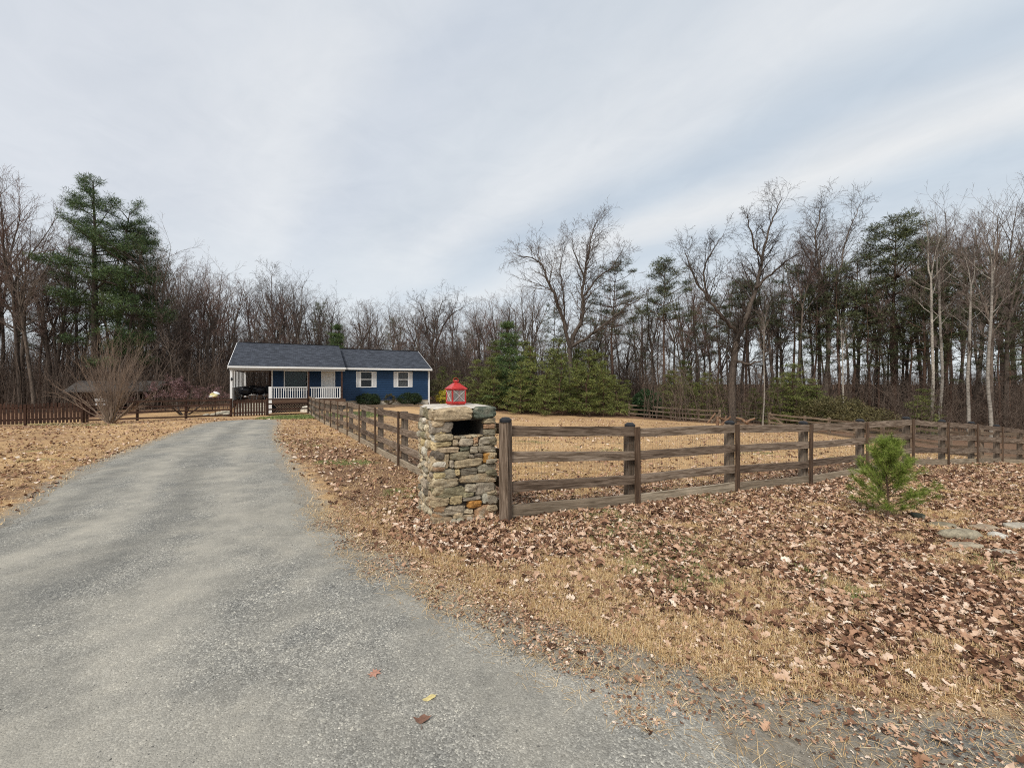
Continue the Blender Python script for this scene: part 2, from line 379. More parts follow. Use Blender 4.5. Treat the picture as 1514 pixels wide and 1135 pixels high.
# masks: r = leaf litter, g = green grass, b = gravel/bare dirt near the drive
def leafline(x): return np.interp(x, [-3, -1.5, -.33, .79, 1.16, 1.73, 2.02, 2.93, 6, 12], [7, 5.2, 4.0, 3.3, 2.95, 2.75, 2.6, 2.6, 2.5, 2.4])
def apron(x, y): return np.clip((leafline(x) - .1 - y) / .35, 0, 1) * np.clip((x - .1) / .7, 0, 1) * (drv_dist(x, y) > -.1)
def litter(x, y):
    """where leaves lie thick (0..1)"""
    d = drv_dist(x, y)
    fence = np.minimum(1, np.exp(-((np.abs((x + .09) * -.467 + (y - 5.66) * .884)) / 1.1) ** 2))
    right = (x > -1.5) & (y < 14)
    band = (np.clip((y - leafline(x) + .35) / .7, 0, 1)) * np.clip((9.5 - y + x * .42) / 3, 0, 1)
    n = .35 * fbm(x * .8, y * .8, 21) + .65 * fbm(x * 3.4, y * 3.4, 22)
    v = np.where(right, 1.0 * band * np.clip(.80 + (n - .5) * 3.6, .12, 1), 0) + .35 * fence * np.clip((x + 1) * 2, 0, 1) * (x < 22)
    leftstrip = (x < 0) & (x > -13) & (y > 4.5) & (y < 26)
    along = np.clip((d - .1) / .6, 0, 1)
    v = v + np.where(leftstrip & (x > -14 + 0 * y) & ((x + .58 * y) > -3.2), .55 * along * np.clip((17 - y) / 8, .08, 1) * (.5 + n), 0)
    v = v + np.where((x + .58 * y) > 3.0, .15 * n * np.clip((16 - y) / 6, .1, 1), 0)
    wood_ = np.clip((y - (36 + .0 * x)) / 6, 0, 1) + np.clip((x - 23) / 3, 0, 1) * np.clip((y - 12) / 4, 0, 1) + np.clip((-x - 27) / 4, 0, 1) * np.clip((y - 23) / 3, 0, 1)
    v = v + wood_ + np.where(x < -4, .5 * np.clip(fbm(x * .6, y * .6, 61) * 2 - .75, 0, 1) * ((x + .58 * y) < 3), 0)
    v = np.where(v > .25, v * (.7 + .5 * fbm(x * 2.2, y * 2.2, 30)), v)
    return np.clip(v, 0, 1)
def green(x, y):
    v = np.exp(-(((x + 13.9) / 1.7) ** 2 + ((y - 27) / 2.3) ** 2) * 1.1) + .9 * np.exp(-(((x + 10.5) / 2.2) ** 2 + ((y - 29.5) / 2.2) ** 2))
    v = v + .6 * np.exp(-(((x + 24) / 7) ** 2 + ((y + .45 * x - 12.2) / 1.3) ** 2))
    v = v + .55 * np.exp(-(((x + 1.7) / .5) ** 2 + ((y - 6.9) / .5) ** 2)) + .4 * np.exp(-(((x + 3.6) / .8) ** 2 + ((y - 10) / .8) ** 2))
    n = fbm(x * .7, y * .7, 55)
    v = v + .5 * np.clip((n - .62) * 6, 0, 1) * (y < 16)
    return np.clip(v * (.6 + .8 * vnoise(x * 2, y * 2, 44)), 0, 1)
a = me.color_attributes.new('mask', 'FLOAT_COLOR', 'POINT')
mk = np.ones((nx * ny, 4), np.float32); mk[:, 0] = litter(GX, GY).ravel(); mk[:, 1] = green(GX, GY).ravel()
low = apron(GX, GY) * .9
mk[:, 2] = np.clip(np.clip(1 - (GD.ravel() - .0) / .55, 0, 1) + low.ravel(), 0, 1); a.data.foreach_set('color', mk.ravel())
def gravel_nodes(nt, v, track=False):
    vo = nt.nodes.new('ShaderNodeTexVoronoi'); vo.inputs['Scale'].default_value = 120; L(nt, v, vo.inputs['Vector'])
    vo2 = nt.nodes.new('ShaderNodeTexVoronoi'); vo2.inputs['Scale'].default_value = 45; L(nt, v, vo2.inputs['Vector'])
    sep = nt.nodes.new('ShaderNodeSeparateColor'); L(nt, vo.outputs['Color'], sep.inputs[0])
    sep2 = nt.nodes.new('ShaderNodeSeparateColor'); L(nt, vo2.outputs['Color'], sep2.inputs[0])
    stones = ramp(nt, sep.outputs[0], [(0, (.095, .093, .087)), (.45, (.21, .205, .19)), (.85, (.32, .31, .28)), (1, (.6, .57, .50))])
    big = ramp(nt, sep2.outputs[0], [(0, (.78, .78, .78)), (.8, (1.1, 1.1, 1.08)), (.97, (1.2, 1.19, 1.15)), (1, (1.9, 1.85, 1.7))])
    c = mixc(nt, .7, stones, big, 'MULTIPLY')
    nn = noise(nt, v, .55, 5, .6, .5); n4 = noise(nt, v, 2.3, 5, .65)
    c = mixc(nt, ramp(nt, nn, [(.38, (.0, .0, .0)), (.60, (.8, .8, .8))]), c, mixc(nt, noise(nt, v, 60, 3), (.22, .205, .17), (.43, .40, .34)))
    if track:
        ta = nt.nodes.new('ShaderNodeAttribute'); ta.attribute_name = 'track'; ts = nt.nodes.new('ShaderNodeSeparateColor'); L(nt, ta.outputs['Color'], ts.inputs[0])
        tf = math_(nt, 'ADD', ts.outputs[0], math_(nt, 'MULTIPLY', math_(nt, 'SUBTRACT', noise(nt, v, 1.3, 5, .7), .5), 1.3))
        c = mixc(nt, ramp(nt, tf, [(.25, (0, 0, 0)), (.85, (.6, .6, .6))]), c, mixc(nt, noise(nt, v, 70, 4), (.27, .25, .205), (.47, .44, .38)))
        c = mixc(nt, ramp(nt, ts.outputs[1], [(.2, (0, 0, 0)), (.9, (.55, .55, .55))]), c, (.16, .155, .14))
    c = mixc(nt, .9, c, ramp(nt, n4, [(.28, (.70, .71, .72)), (.5, (1, 1, .99)), (.72, (1.26, 1.24, 1.2))]), 'MULTIPLY')
    h = math_(nt, 'ADD', math_(nt, 'MULTIPLY', vo.outputs['Distance'], -1.), math_(nt, 'MULTIPLY', noise(nt, v, 40, 4), .5))
    return c, h
def ground_mat():
    m, nt, b = nmat('dormant_lawn'); v = mapped(nt, coord='Object')
    at = nt.nodes.new('ShaderNodeAttribute'); at.attribute_name = 'mask'
    sp = nt.nodes.new('ShaderNodeSeparateColor'); L(nt, at.outputs['Color'], sp.inputs[0])
    nf = noise(nt, v, 26, 8, .75, .4); nm = noise(nt, v, 3.2, 6, .7, .5); nb = noise(nt, v, .35, 4, .6)
    straw = ramp(nt, nf, [(.3, (.15, .09, .045)), (.43, (.42, .28, .145)), (.58, (.59, .42, .23)), (.75, (.74, .58, .38))])
    straw = mixc(nt, 1., straw, (1.03, .98, .95), 'MULTIPLY')
    straw = mixc(nt, .8, straw, ramp(nt, nb, [(.35, (.68, .64, .62)), (.65, (1.12, 1.1, 1.06))]), 'MULTIPLY')
    straw = mixc(nt, ramp(nt, nm, [(.5, (0, 0, 0)), (.64, (.55, .55, .55))]), straw, (.36, .25, .155))
    leafc = ramp(nt, nf, [(.3, (.035, .018, .012)), (.45, (.12, .065, .042)), (.58, (.25, .15, .10)), (.72, (.46, .33, .24))])
    lf = math_(nt, 'ADD', sp.outputs[0], math_(nt, 'MULTIPLY', math_(nt, 'SUBTRACT', nm, .5), .9))
    c = mixc(nt, ramp(nt, lf, [(.18, (0, 0, 0)), (.5, (.9, .9, .9))]), straw, leafc)
    gr = math_(nt, 'ADD', sp.outputs[1], math_(nt, 'MULTIPLY', math_(nt, 'SUBTRACT', nm, .5), .8))
    c = mixc(nt, ramp(nt, gr, [(.25, (0, 0, 0)), (.6, (.85, .85, .85))]), c, ramp(nt, nf, [(.3, (.05, .08, .02)), (.6, (.17, .22, .07)), (.75, (.40, .38, .17))]))
    gc, gh = gravel_nodes(nt, v)
    dirt = mixc(nt, ramp(nt, nm, [(.46, (0, 0, 0)), (.62, (.85, .85, .85))]), ramp(nt, nf, [(.3, (.19, .165, .13)), (.55, (.34, .30, .24)), (.75, (.50, .44, .35))]), gc)
    df = math_(nt, 'ADD', sp.outputs[2], math_(nt, 'MULTIPLY', math_(nt, 'SUBTRACT', nm, .5), 1.1))
    c = mixc(nt, ramp(nt, df, [(.25, (0, 0, 0)), (.7, (1, 1, 1))]), c, dirt)
    L(nt, c, b.inputs['Base Color']); b.inputs['Roughness'].default_value = 1; b.inputs['Specular IOR Level'].default_value = .1
    bump(nt, b, math_(nt, 'ADD', nf, math_(nt, 'MULTIPLY', nm, .8)), .9, .03); return m
me.materials.append(ground_mat()); tag(link('ground', me), kind='structure')
# driveway: a sheet over the ground with a ragged edge
def drive_mat():
    m, nt, b = nmat('gravel'); v = mapped(nt); c, h = gravel_nodes(nt, v, True)
    L(nt, c, b.inputs['Base Color']); b.inputs['Roughness'].default_value = 1; b.inputs['Specular IOR Level'].default_value = .1
    bump(nt, b, h, .7, .005); return m
dx = seg_axis([(-30, -17, 1.), (-17, -8, .25), (-8, 3, .1), (3, 20, .5)]); dy = seg_axis([(-9, 0, .8), (0, 7, .1), (7, 25, .22)])
DX, DY = np.meshgrid(dx, dy); D = drv_dist(DX, DY); nz_ = fbm(DX * 2.1, DY * 2.1, 77, 4) - .5
edge_ = D - nz_ * .7 + .12; keep = edge_ < .55; n2 = len(dx)
DZ = gz(DX, DY) - np.clip(-D / .25, 0, 1) * .0 + .008 - np.clip(edge_, 0, .55) * .11
# gentle camber and wheel tracks
q = np.arange(len(dy) - 1)[:, None] * n2 + np.arange(n2 - 1)[None]
kk = keep[:-1, :-1] & keep[1:, :-1] & keep[:-1, 1:] & keep[1:, 1:]
Fq = np.stack([q, q + 1, q + n2 + 1, q + n2], -1)[kk]
used = np.unique(Fq); remap = np.full(DX.size, -1); remap[used] = np.arange(len(used))
me = raw_mesh('driveway', np.stack([DX, DY, DZ], -1).reshape(-1, 3)[used], [remap[Fq]], True)
def pl_dist(x, y, P):
    best = np.full(x.shape, 1e9)
    for (ax, ay), (bx_, by) in zip(P[:-1], P[1:]):
        t = np.clip(((x - ax) * (bx_ - ax) + (y - ay) * (by - ay)) / ((bx_ - ax) ** 2 + (by - ay) ** 2), 0, 1); best = np.minimum(best, np.hypot(x - ax - t * (bx_ - ax), y - ay - t * (by - ay)))
    return best
ux, uy = DX.ravel()[used], DY.ravel()[used]
dl = pl_dist(ux, uy, [(-30, 1.5), (-11, 3.2)] + DRV[:8]); dr_ = pl_dist(ux, uy, DRV[9:24]); tt_ = dl / (dl + dr_ + 1e-6); wv_ = (fbm(ux * .35, uy * .35, 17) - .5) * .12
ca = me.color_attributes.new('track', 'FLOAT_COLOR', 'POINT'); cc = np.ones((len(used), 4), np.float32)
cc[:, 0] = np.exp(-((tt_ - .36 + wv_) / .085) ** 2) + .9 * np.exp(-((tt_ - .74 + wv_) / .08) ** 2); cc[:, 1] = np.exp(-((tt_ - .55 + wv_) / .07) ** 2) * .8 + .7 * np.exp(-((tt_ - .13) / .06) ** 2); ca.data.foreach_set('color', cc.ravel())
me.materials.append(drive_mat()); tag(link('driveway', me), kind='structure')

# ------------------------------------------------------------------ ground cover
def sample(n, x0, x1, y0, y1, dens, power=0.):
    xs = []; ys = []; tot = 0
    while tot < n:
        x = RNG.uniform(x0, x1, n * 2); y = RNG.uniform(y0, y1, n * 2)
        p = dens(x, y)
        if power: p = p * np.clip((2.2 / np.hypot(x, y + .01)), 0, 1) ** power
        k = RNG.random(len(x)) < p; xs.append(x[k]); ys.append(y[k]); tot += k.sum()
    return np.concatenate(xs)[:n], np.concatenate(ys)[:n]
def inview(x, y, m=.25): return (np.abs(x) < (y + .3) * (1.2 + m)) & (y > 1.4)
def leaf_templates(k=14, rng=np.random.default_rng(3)):
    T = []
    prof = np.array([0, .14, .20, .12, .24, .13, .2, .0]); tt = np.linspace(0, 1, 8)
    for j in range(k):
        w = prof * rng.uniform(.8, 1.9) * (1 + rng.uniform(-.3, .3, 8)); curl = rng.uniform(-.9, 1.3); fold = rng.uniform(-.2, .9); tw = rng.uniform(-1, 1)
        V = []
        for s in (-1, 0, 1):
            for i_, t in enumerate(tt):
                x = t - .5; yy = s * w[i_]; z = fold * abs(yy) + curl * (x * x - .08) + tw * yy * x + rng.uniform(-.03, .03)
                V.append((x, yy, z))
        V = np.array(V); V[:, 2] -= V[:, 2].min(); T.append(V)
    i_ = np.arange(7)
    Fa = np.concatenate([np.stack([i_, i_ + 1, i_ + 9, i_ + 8], -1), np.stack([i_ + 8, i_ + 9, i_ + 17, i_ + 16], -1)])
    return np.array(T), Fa
LT, LF = leaf_templates()
def scatter_leaves(mb, x, y, smin, smax, lift=.0, tilt=.35):
    n = len(x); T = LT[RNG.integers(0, len(LT), n)]; s = RNG.uniform(smin, smax, n)
    yaw = RNG.uniform(0, 2 * PI, n); a = RNG.normal(0, tilt, n); b_ = RNG.normal(0, tilt, n)
    V = T * s[:, None, None]
    # tilt about x and y, then yaw
    y1 = V[..., 1] * np.cos(a)[:, None] - V[..., 2] * np.sin(a)[:, None]; z1 = V[..., 1] * np.sin(a)[:, None] + V[..., 2] * np.cos(a)[:, None]
    x2 = V[..., 0] * np.cos(b_)[:, None] + z1 * np.sin(b_)[:, None]; z2 = -V[..., 0] * np.sin(b_)[:, None] + z1 * np.cos(b_)[:, None]
    X = x2 * np.cos(yaw)[:, None] - y1 * np.sin(yaw)[:, None]; Yy = x2 * np.sin(yaw)[:, None] + y1 * np.cos(yaw)[:, None]
    z2 = z2 - z2.min(1)[:, None] * .7
    Z = gz(x, y) + lift + RNG.uniform(0, .012, n)
    P = np.stack([X + x[:, None], Yy + y[:, None], z2 + Z[:, None]], -1).reshape(-1, 3)
    mb.add(P, (np.arange(n)[:, None, None] * 24 + LF[None]).reshape(-1, 4))
lv = MB()
x, y = sample(38000, -2, 13, 1.4, 10, lambda x, y: litter(x, y) ** 1.5 * inview(x, y) * (drv_dist(x, y) > .25), .9); scatter_leaves(lv, x, y, .028, .08)
x, y = sample(9000, -11, 20, 4, 18, lambda x, y: litter(x, y) * inview(x, y) * (drv_dist(x, y) > .1)); scatter_leaves(lv, x, y, .05, .11)
x, y = sample(900, -2, 9, 1.4, 6, lambda x, y: inview(x, y) * (drv_dist(x, y) > .1) * (1 - .6 * apron(x, y))); scatter_leaves(lv, x, y, .03, .08)
x, y = sample(6000, -26, -4, 5, 26, lambda x, y: inview(x, y) * (drv_dist(x, y) > .2) * (.15 + vnoise(x, y, 5))); scatter_leaves(lv, x, y, .05, .11)
x, y = sample(5000, -4, 22, 7, 34, lambda x, y: inview(x, y) * ((x + .58 * y) > 3.2) * np.clip(fbm(x * .4, y * .4, 8) * 1.6 - .4, 0.02, 1)); scatter_leaves(lv, x, y, .06, .13)
x, y = sample(30000, -2.5, 9, 1.4, 7, lambda x, y: inview(x, y) * np.clip((drv_dist(x, y) + .15 + (fbm(x * 3, y * 3, 6) - .5) * .6) / .4, 0, 1) * np.clip(1.7 - drv_dist(x, y), .15, 1) * (1 - .75 * apron(x, y)), 1.0); scatter_leaves(lv, x, y, .008, .032, 0., .25)
tag(lv.build('fallen_leaves', M['leaves']), 'brown dead leaves lying thick on the verge in front of the board fence', 'leaves', kind='stuff')
def blades(mb, x, y, l0, l1, w, lean=.8, flat=0.):
    n = len(x); l = RNG.uniform(l0, l1, n); yaw = RNG.uniform(0, 2 * PI, n); le = np.abs(RNG.normal(0, lean, n)) + flat
    z = gz(x, y) - .004
    d = np.stack([np.cos(yaw) * np.sin(le), np.sin(yaw) * np.sin(le), np.abs(np.cos(le))], -1)
    side = np.stack([-np.sin(yaw), np.cos(yaw), np.zeros(n)], -1) * (w * RNG.uniform(.6, 1.3, n))[:, None]
    P0 = np.stack([x, y, z], -1); mid = P0 + d * l[:, None] * .55 + np.array([0, 0, .01]); tip = P0 + d * l[:, None]; tip[:, 2] = mid[:, 2] + (tip[:, 2] - mid[:, 2]) * .4
    tip[:, 2] = np.maximum(tip[:, 2], z + .006)
    V = np.stack([P0 - side, P0 + side, mid + side * .7, mid - side * .7, tip], 1).reshape(-1, 3); k = np.arange(n)[:, None] * 5
    mb.add(V, k + np.array([[0, 1, 2, 3]]), k + np.array([[3, 2, 4]]))
def tufts(nc, per, dens, box, rad, **kw):
    x, y = sample(nc, *box, dens, kw.pop('power', .8)); r = rad * np.sqrt(RNG.random((nc, per))); t = RNG.uniform(0, 2 * PI, (nc, per))
    return (x[:, None] + r * np.cos(t)).ravel(), (y[:, None] + r * np.sin(t)).ravel()
st = MB()
x, y = tufts(3200, 60, lambda x, y: inview(x, y) * (drv_dist(x, y) > .4) * np.clip(1.15 - litter(x, y) * 1.2, .06, 1), (-2, 13, 2.4, 10), .075); blades(st, x, y, .02, .065, .0014, 1.05)
x, y = sample(150000, -3, 12, 1.4, 9, lambda x, y: inview(x, y) * np.clip((drv_dist(x, y) + .12 + (fbm(x * 3, y * 3, 6) - .5) * .5) / .35, 0, 1) * np.clip(fbm(x * 1.4, y * 1.4, 66) * 2.2 - .55, .08, 1) * (1 - .82 * apron(x, y)) * (1 - .6 * litter(x, y)), 1.1); blades(st, x, y, .02, .075, .0011, .35, 1.15)
x, y = sample(45000, -14, 1, 4.5, 20, lambda x, y: inview(x, y) * (drv_dist(x, y) > .03)); blades(st, x, y, .03, .09, .003, .7, .5)
x, y = sample(60000, -1, 22, 5, 24, lambda x, y: inview(x, y) * (drv_dist(x, y) > .5) * (.3 + fbm(x, y, 14))); blades(st, x, y, .04, .1, .004, .7, .4)
x, y = sample(7000, -3, 7, 1.4, 6, lambda x, y: inview(x, y) * (drv_dist(x, y) > -.25) * (drv_dist(x, y) < .9) * (1 - .5 * apron(x, y))); blades(st, x, y, .06, .16, .0014, .2, 1.35)
tag(st.build('dry_grass', M['straw']), 'short straw coloured dormant grass around the fence and verge', 'grass', kind='stuff')
gg = MB()
x, y = sample(26000, -17, -8, 23, 33, lambda x, y: np.clip(green(x, y) - .25, 0, 1) * (drv_dist(x, y) > .3)); blades(gg, x, y, .06, .14, .008, .5)
x, y = tufts(420, 40, lambda x, y: inview(x, y) * (green(x, y) > .35) * (drv_dist(x, y) > .3), (-6, 11, 2.5, 13), .09); blades(gg, x, y, .02, .06, .0018, .8)
tag(gg.build('green_grass', M['grass_green']), 'patches of fresh green grass by the gate and fence', 'grass', kind='stuff')
# loose gravel
gb = MB()
oc = np.array([(1, 0, 0), (-1, 0, 0), (0, 1, 0), (0, -1, 0), (0, 0, 1), (0, 0, -1)], float)
of = np.array([(0, 2, 4), (2, 1, 4), (1, 3, 4), (3, 0, 4), (2, 0, 5), (1, 2, 5), (3, 1, 5), (0, 3, 5)])
def stones(n, box, smin, smax, power, dens=None):
    x, y = sample(n, *box, dens or (lambda x, y: inview(x, y) * (drv_dist(x, y) < .05 + .3 * (fbm(x * 2, y * 2, 3) - .5)) * np.clip(fbm(x * .9, y * .9, 12) * 2.6 - .7, .08, 1)), power)
    s = smin + (smax - smin) * RNG.random(n) ** 3
    sc = s[:, None] * RNG.uniform(.55, 1.3, (n, 3)) * np.array([1, 1, .6]); yaw = RNG.uniform(0, 2 * PI, n)
    V = oc[None] * sc[:, None, :] * (1 + RNG.uniform(-.25, .25, (n, 6, 1)))
    X = V[..., 0] * np.cos(yaw)[:, None] - V[..., 1] * np.sin(yaw)[:, None]; Yy = V[..., 0] * np.sin(yaw)[:, None] + V[..., 1] * np.cos(yaw)[:, None]
    z = gz(x, y) + .006 + s * .12
    gb.add(np.stack([X + x[:, None], Yy + y[:, None], V[..., 2] + z[:, None]], -1).reshape(-1, 3), (np.arange(n)[:, None, None] * 6 + of[None]).reshape(-1, 3))
stones(90000, (-9, 3, 1.2, 9), .0016, .0062, 1.2)
stones(1200, (-9, 2, 1.2, 9), .005, .011, .8)
stones(6000, (-16, -3, 6, 24), .004, .012, 0)
tag(gb.build('loose_gravel', M['gravel_bits']), 'loose grey gravel chips scattered over the driveway', 'gravel', kind='stuff')

# ------------------------------------------------------------------ house (local axes: x along the front, y back, z up)
HO = Vector((-13.83, 35.0, 0)); HA = math.atan2(.453, .8915)
def aof(px, b=0.):                                              # local x of a bearing on the plane y=b
    r = (px - CX) / F; return (r * (35 + .8915 * b) + 13.83 + .453 * b) / (.8915 - .453 * r)
H = empty('house', HO, HA, 'low navy blue clapboard house with slate roof and white porch railing', 'house')
def bx(name, mat, x0, y0, z0, x1, y1, z1, parent=H):
    m_ = MB(); m_.box(x0, y0, z0, x1, y1, z1); return m_.build(name, mat, parent)
def clap(mb, x0, x1, y, z0, z1, holes=(), n=None, dirx=True):
    """lap boards on a wall whose outside faces -y (dirx) or +-x"""
    n = n or max(1, round((z1 - z0) / .185)); h = (z1 - z0) / n
    for k in range(n):
        a0, a1 = z0 + k * h, z0 + (k + 1) * h; cuts = [(x0, x1)]
        for (hx0, hx1, hz0, hz1) in holes:
            if hz0 < a1 - .01 and hz1 > a0 + .01:
                cuts = [p for c in cuts for p in ((c[0], min(c[1], hx0)), (max(c[0], hx1), c[1])) if p[1] - p[0] > .01]
        for (c0, c1) in cuts:
            if dirx: V = [(c0, y - .034, a0), (c1, y - .034, a0), (c1, y - .002, a1), (c0, y - .002, a1), (c0, y, a0), (c1, y, a0)]
            else: V = [(y + .034, c0, a0), (y + .034, c1, a0), (y + .002, c1, a1), (y + .002, c0, a1), (y, c0, a0), (y, c1, a0)]
            mb.add(V, [(0, 1, 2, 3), (4, 5, 1, 0)])
SILL, EAVE, FL = .23, 2.86, .45
A1 = 7.08; AL = -5.14; DEP = 8.8
w1 = (aof(533.7), aof(549.4), 1.38, 2.60); w2 = (aof(588.7), aof(603), 1.38, 2.60)
wp = (aof(421), aof(454), 1.15, 2.6); dr = (aof(475.5), aof(495), FL, 2.58)
wall = MB()
def solid(mb, x0, x1, y0, y1, z0, z1, holes):
    hs = sorted(holes); x = x0
    for (a0, a1, b0, b1) in hs:
        mb.box(x, y0, z0, a0, y1, z1)
        if b0 > z0 + .01: mb.box(a0, y0, z0, a1, y1, b0)
        if b1 < z1 - .01: mb.box(a0, y0, b1, a1, y1, z1)
        x = a1
    mb.box(x, y0, z0, x1, y1, z1)
solid(wall, 0, A1, 0, .15, SILL, EAVE, [w1, w2]); solid(wall, AL, -.002, .002, .152, FL, EAVE, [wp, dr])
clap(wall, 0.02, A1, 0, SILL, EAVE, [w1, w2]); clap(wall, AL, 0, .002, FL, EAVE, [wp, dr])
wall.box(A1 - .15, .152, SILL, A1, DEP, EAVE); wall.box(AL, .154, SILL, AL + .15, DEP, EAVE); wall.box(AL + .15, DEP - .15, SILL, A1 - .15, DEP, EAVE)
clap(wall, .0, DEP, A1, SILL, EAVE, dirx=False)
RZ, RB = 4.74, 4.4
wall.add([(A1, .0, EAVE), (A1, DEP, EAVE), (A1, RB, RZ - .1), (A1 - .1, 0, EAVE), (A1 - .1, DEP, EAVE), (A1 - .1, RB, RZ - .1)], [(0, 1, 2), (5, 4, 3)])
wall.build('wall', M['siding'], H)
bx('foundation', M['cream'], .03, .03, -.9, A1 - .03, DEP, SILL - .005); 
# corner boards
for k, (x0, y0, x1, y1, z0) in enumerate([(A1 - .02, -.03, A1 + .03, .09, -.35), (AL - .03, -.03, AL + .07, .09, FL)]):
    bx('corner_board', M['white'], x0, y0, z0 if k else SILL - .3, x1, y1, EAVE)
# roofs: slabs lying in the slope plane so that shingle rows follow the eaves
def slab(name, x0, x1, yf, zf, yr, zr, th=.09, mat='shingle', parent=H):
    ln = math.hypot(yr - yf, zr - zf); an = math.atan2(zr - zf, yr - yf); m_ = MB(); m_.box(0, 0, -th, x1 - x0, ln, 0)
    return m_.build(name, M[mat], parent, (x0, yf, zf), (an, 0, 0))
E_r = 2.98
r1 = slab('roof', -.02, A1 + .22, -.38, E_r - .05, RB, RZ + .08)
def slab_back(x0, x1, yr, zr, yb, zb, par):
    ln = math.hypot(yb - yr, zr - zb); an = math.atan2(zb - zr, yb - yr); m_ = MB(); m_.box(0, 0, -.09, x1 - x0, ln, -.002)
    return m_.build('rear_slope', M['shingle'], par)
def rear(x0, x1, yr, zr, yb, zb):
    ln = math.hypot(yb - yr, zr - zb); an = math.atan2(zb - zr, yb - yr); m_ = MB(); m_.box(0, .001, -.09, x1 - x0, ln, -.002)
    return m_.build('rear_roof', M['shingle'], H, (x0, yr, zr), (an, 0, 0))
rear(-.02, A1 + .22, RB, RZ + .08, DEP + .35, E_r - .05)
XL, XR, PB = -7.72, -.06, -2.0; R2Z, R2B = 5.0, 3.5
r2 = slab('roof', XL, XR, PB, 2.9, R2B, R2Z); rear(XL, XR, R2B, R2Z, DEP + .35, 2.86)
m_ = MB(); m_.add([(XR - .06, PB + .15, 2.84), (XR - .06, DEP, 2.84), (XR - .06, R2B, R2Z - .1), (XR - .12, PB + .15, 2.84), (XR - .12, DEP, 2.84), (XR - .12, R2B, R2Z - .1)], [(0, 1, 2), (5, 4, 3)])
m_.build('gable_wall', M['siding'], H)
bx('ridge_cap', M['black'], -.02, RB - .1, RZ + .082, A1 + .2, RB + .1, RZ + .11); bx('ridge_cap', M['black'], XL, R2B - .1, R2Z + .002, XR, R2B + .1, R2Z + .03)
# gutters and beams
bx('gutter', M['gutter'], -.0, -.50, E_r - .20, A1 + .24, -.385, E_r - .05); bx('gutter', M['gutter'], XL - .02, PB - .12, 2.76, XR + .02, PB - .003, 2.895)
bx('fascia', M['soffit'], 0, -.36, EAVE - .08, A1 + .2, -.01, EAVE - .04)
bx('porch_beam', M['soffit'], XL + .05, PB + .05, 2.60, XR - .02, PB + .2, 2.77)
bx('porch_ceiling', M['soffit'], XL + .05, PB + .21, 2.72, AL - .05, DEP, 2.76); bx('porch_ceiling', M['soffit'], AL - .04, PB + .21, 2.72, XR - .02, -.02, 2.76)
def rake(x, yf, zf, yr, zr):
    m_ = MB(); m_.add([(x, yf, zf - .2), (x, yf, zf), (x, yr, zr), (x, yr, zr - .2), (x + .03, yf, zf - .2), (x + .03, yf, zf), (x + .03, yr, zr), (x + .03, yr, zr - .2)],
                      [(0, 1, 2, 3), (7, 6, 5, 4), (0, 3, 7, 4), (1, 5, 6, 2), (0, 4, 5, 1), (3, 2, 6, 7)]); m_.build('rake_board', M['white'], H)
rake(A1 + .225, -.36, E_r - .05, RB, RZ + .07); rake(XL - .035, PB, 2.89, R2B, R2Z - .01)
# downspout
m_ = MB(); m_.box(A1 + .035, -.12, -.3, A1 + .11, -.04, 2.7); m_.build('downspout', M['gutter'], H)
def window(x0, x1, z0, z1, y=0., shut=True, curtain=None, mull=True):
    f = MB(); t = .06
    f.box(x0 - t, y - .045, z0 - t, x0, y + .05, z1 + t); f.box(x1, y - .045, z0 - t, x1 + t, y + .05, z1 + t)
    f.box(x0, y - .045, z1, x1, y + .05, z1 + t); f.box(x0, y - .055, z0 - t, x1, y + .05, z0)
    if mull: f.box(x0, y - .02, (z0 + z1) / 2 - .03, x1, y + .03, (z0 + z1) / 2 + .03)
    w_ = f.build('window', M['white'], H)
    p = MB(); p.box(x0, y + .035, z0, x1, y + .042, z1); p.build('pane', M['pane'], w_)
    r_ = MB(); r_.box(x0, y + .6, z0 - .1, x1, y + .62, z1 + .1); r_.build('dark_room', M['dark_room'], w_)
    if curtain:
        c = MB(); xs = np.linspace(x0 + .02, x1 - .02, 60); yy = y + .12 + .025 * np.sin(np.arange(60) * 1.1) + .012 * np.sin(np.arange(60) * .37)
        V = [(a_, b_, z) for z in (z0 + .02, z1) for a_, b_ in zip(xs, yy)]; c.add(V, [(k, k + 1, k + 61, k + 60) for k in range(59)]); c.build('curtain', M[curtain], w_)
    if shut:
        for s in (-1, 1):
            q_ = MB(); xa = x0 - t - .33 if s < 0 else x1 + t + .01; xb = xa + .32
            q_.box(xa, y - .05, z0 - .05, xa + .045, y - .02, z1 + .05); q_.box(xb - .045, y - .05, z0 - .05, xb, y - .02, z1 + .05)
            for zc in (z0 - .05, (z0 + z1) / 2 - .03, z1 - .01): q_.box(xa + .045, y - .05, zc, xb - .045, y - .02, zc + .06)
            for k in range(22):
                zc = z0 + .02 + k * (z1 - z0 - .05) / 22; q_.box(xa + .045, y - .04, zc, xb - .045, y - .025, zc + .035)
            q_.build('shutter', M['white'], H)
window(*w1, curtain=None); M['lace'] = plain('grey_curtain', (.30, .31, .30), .9); window(*w2, curtain='lace')
window(*wp, y=.002, shut=False, curtain='curtain', mull=False)
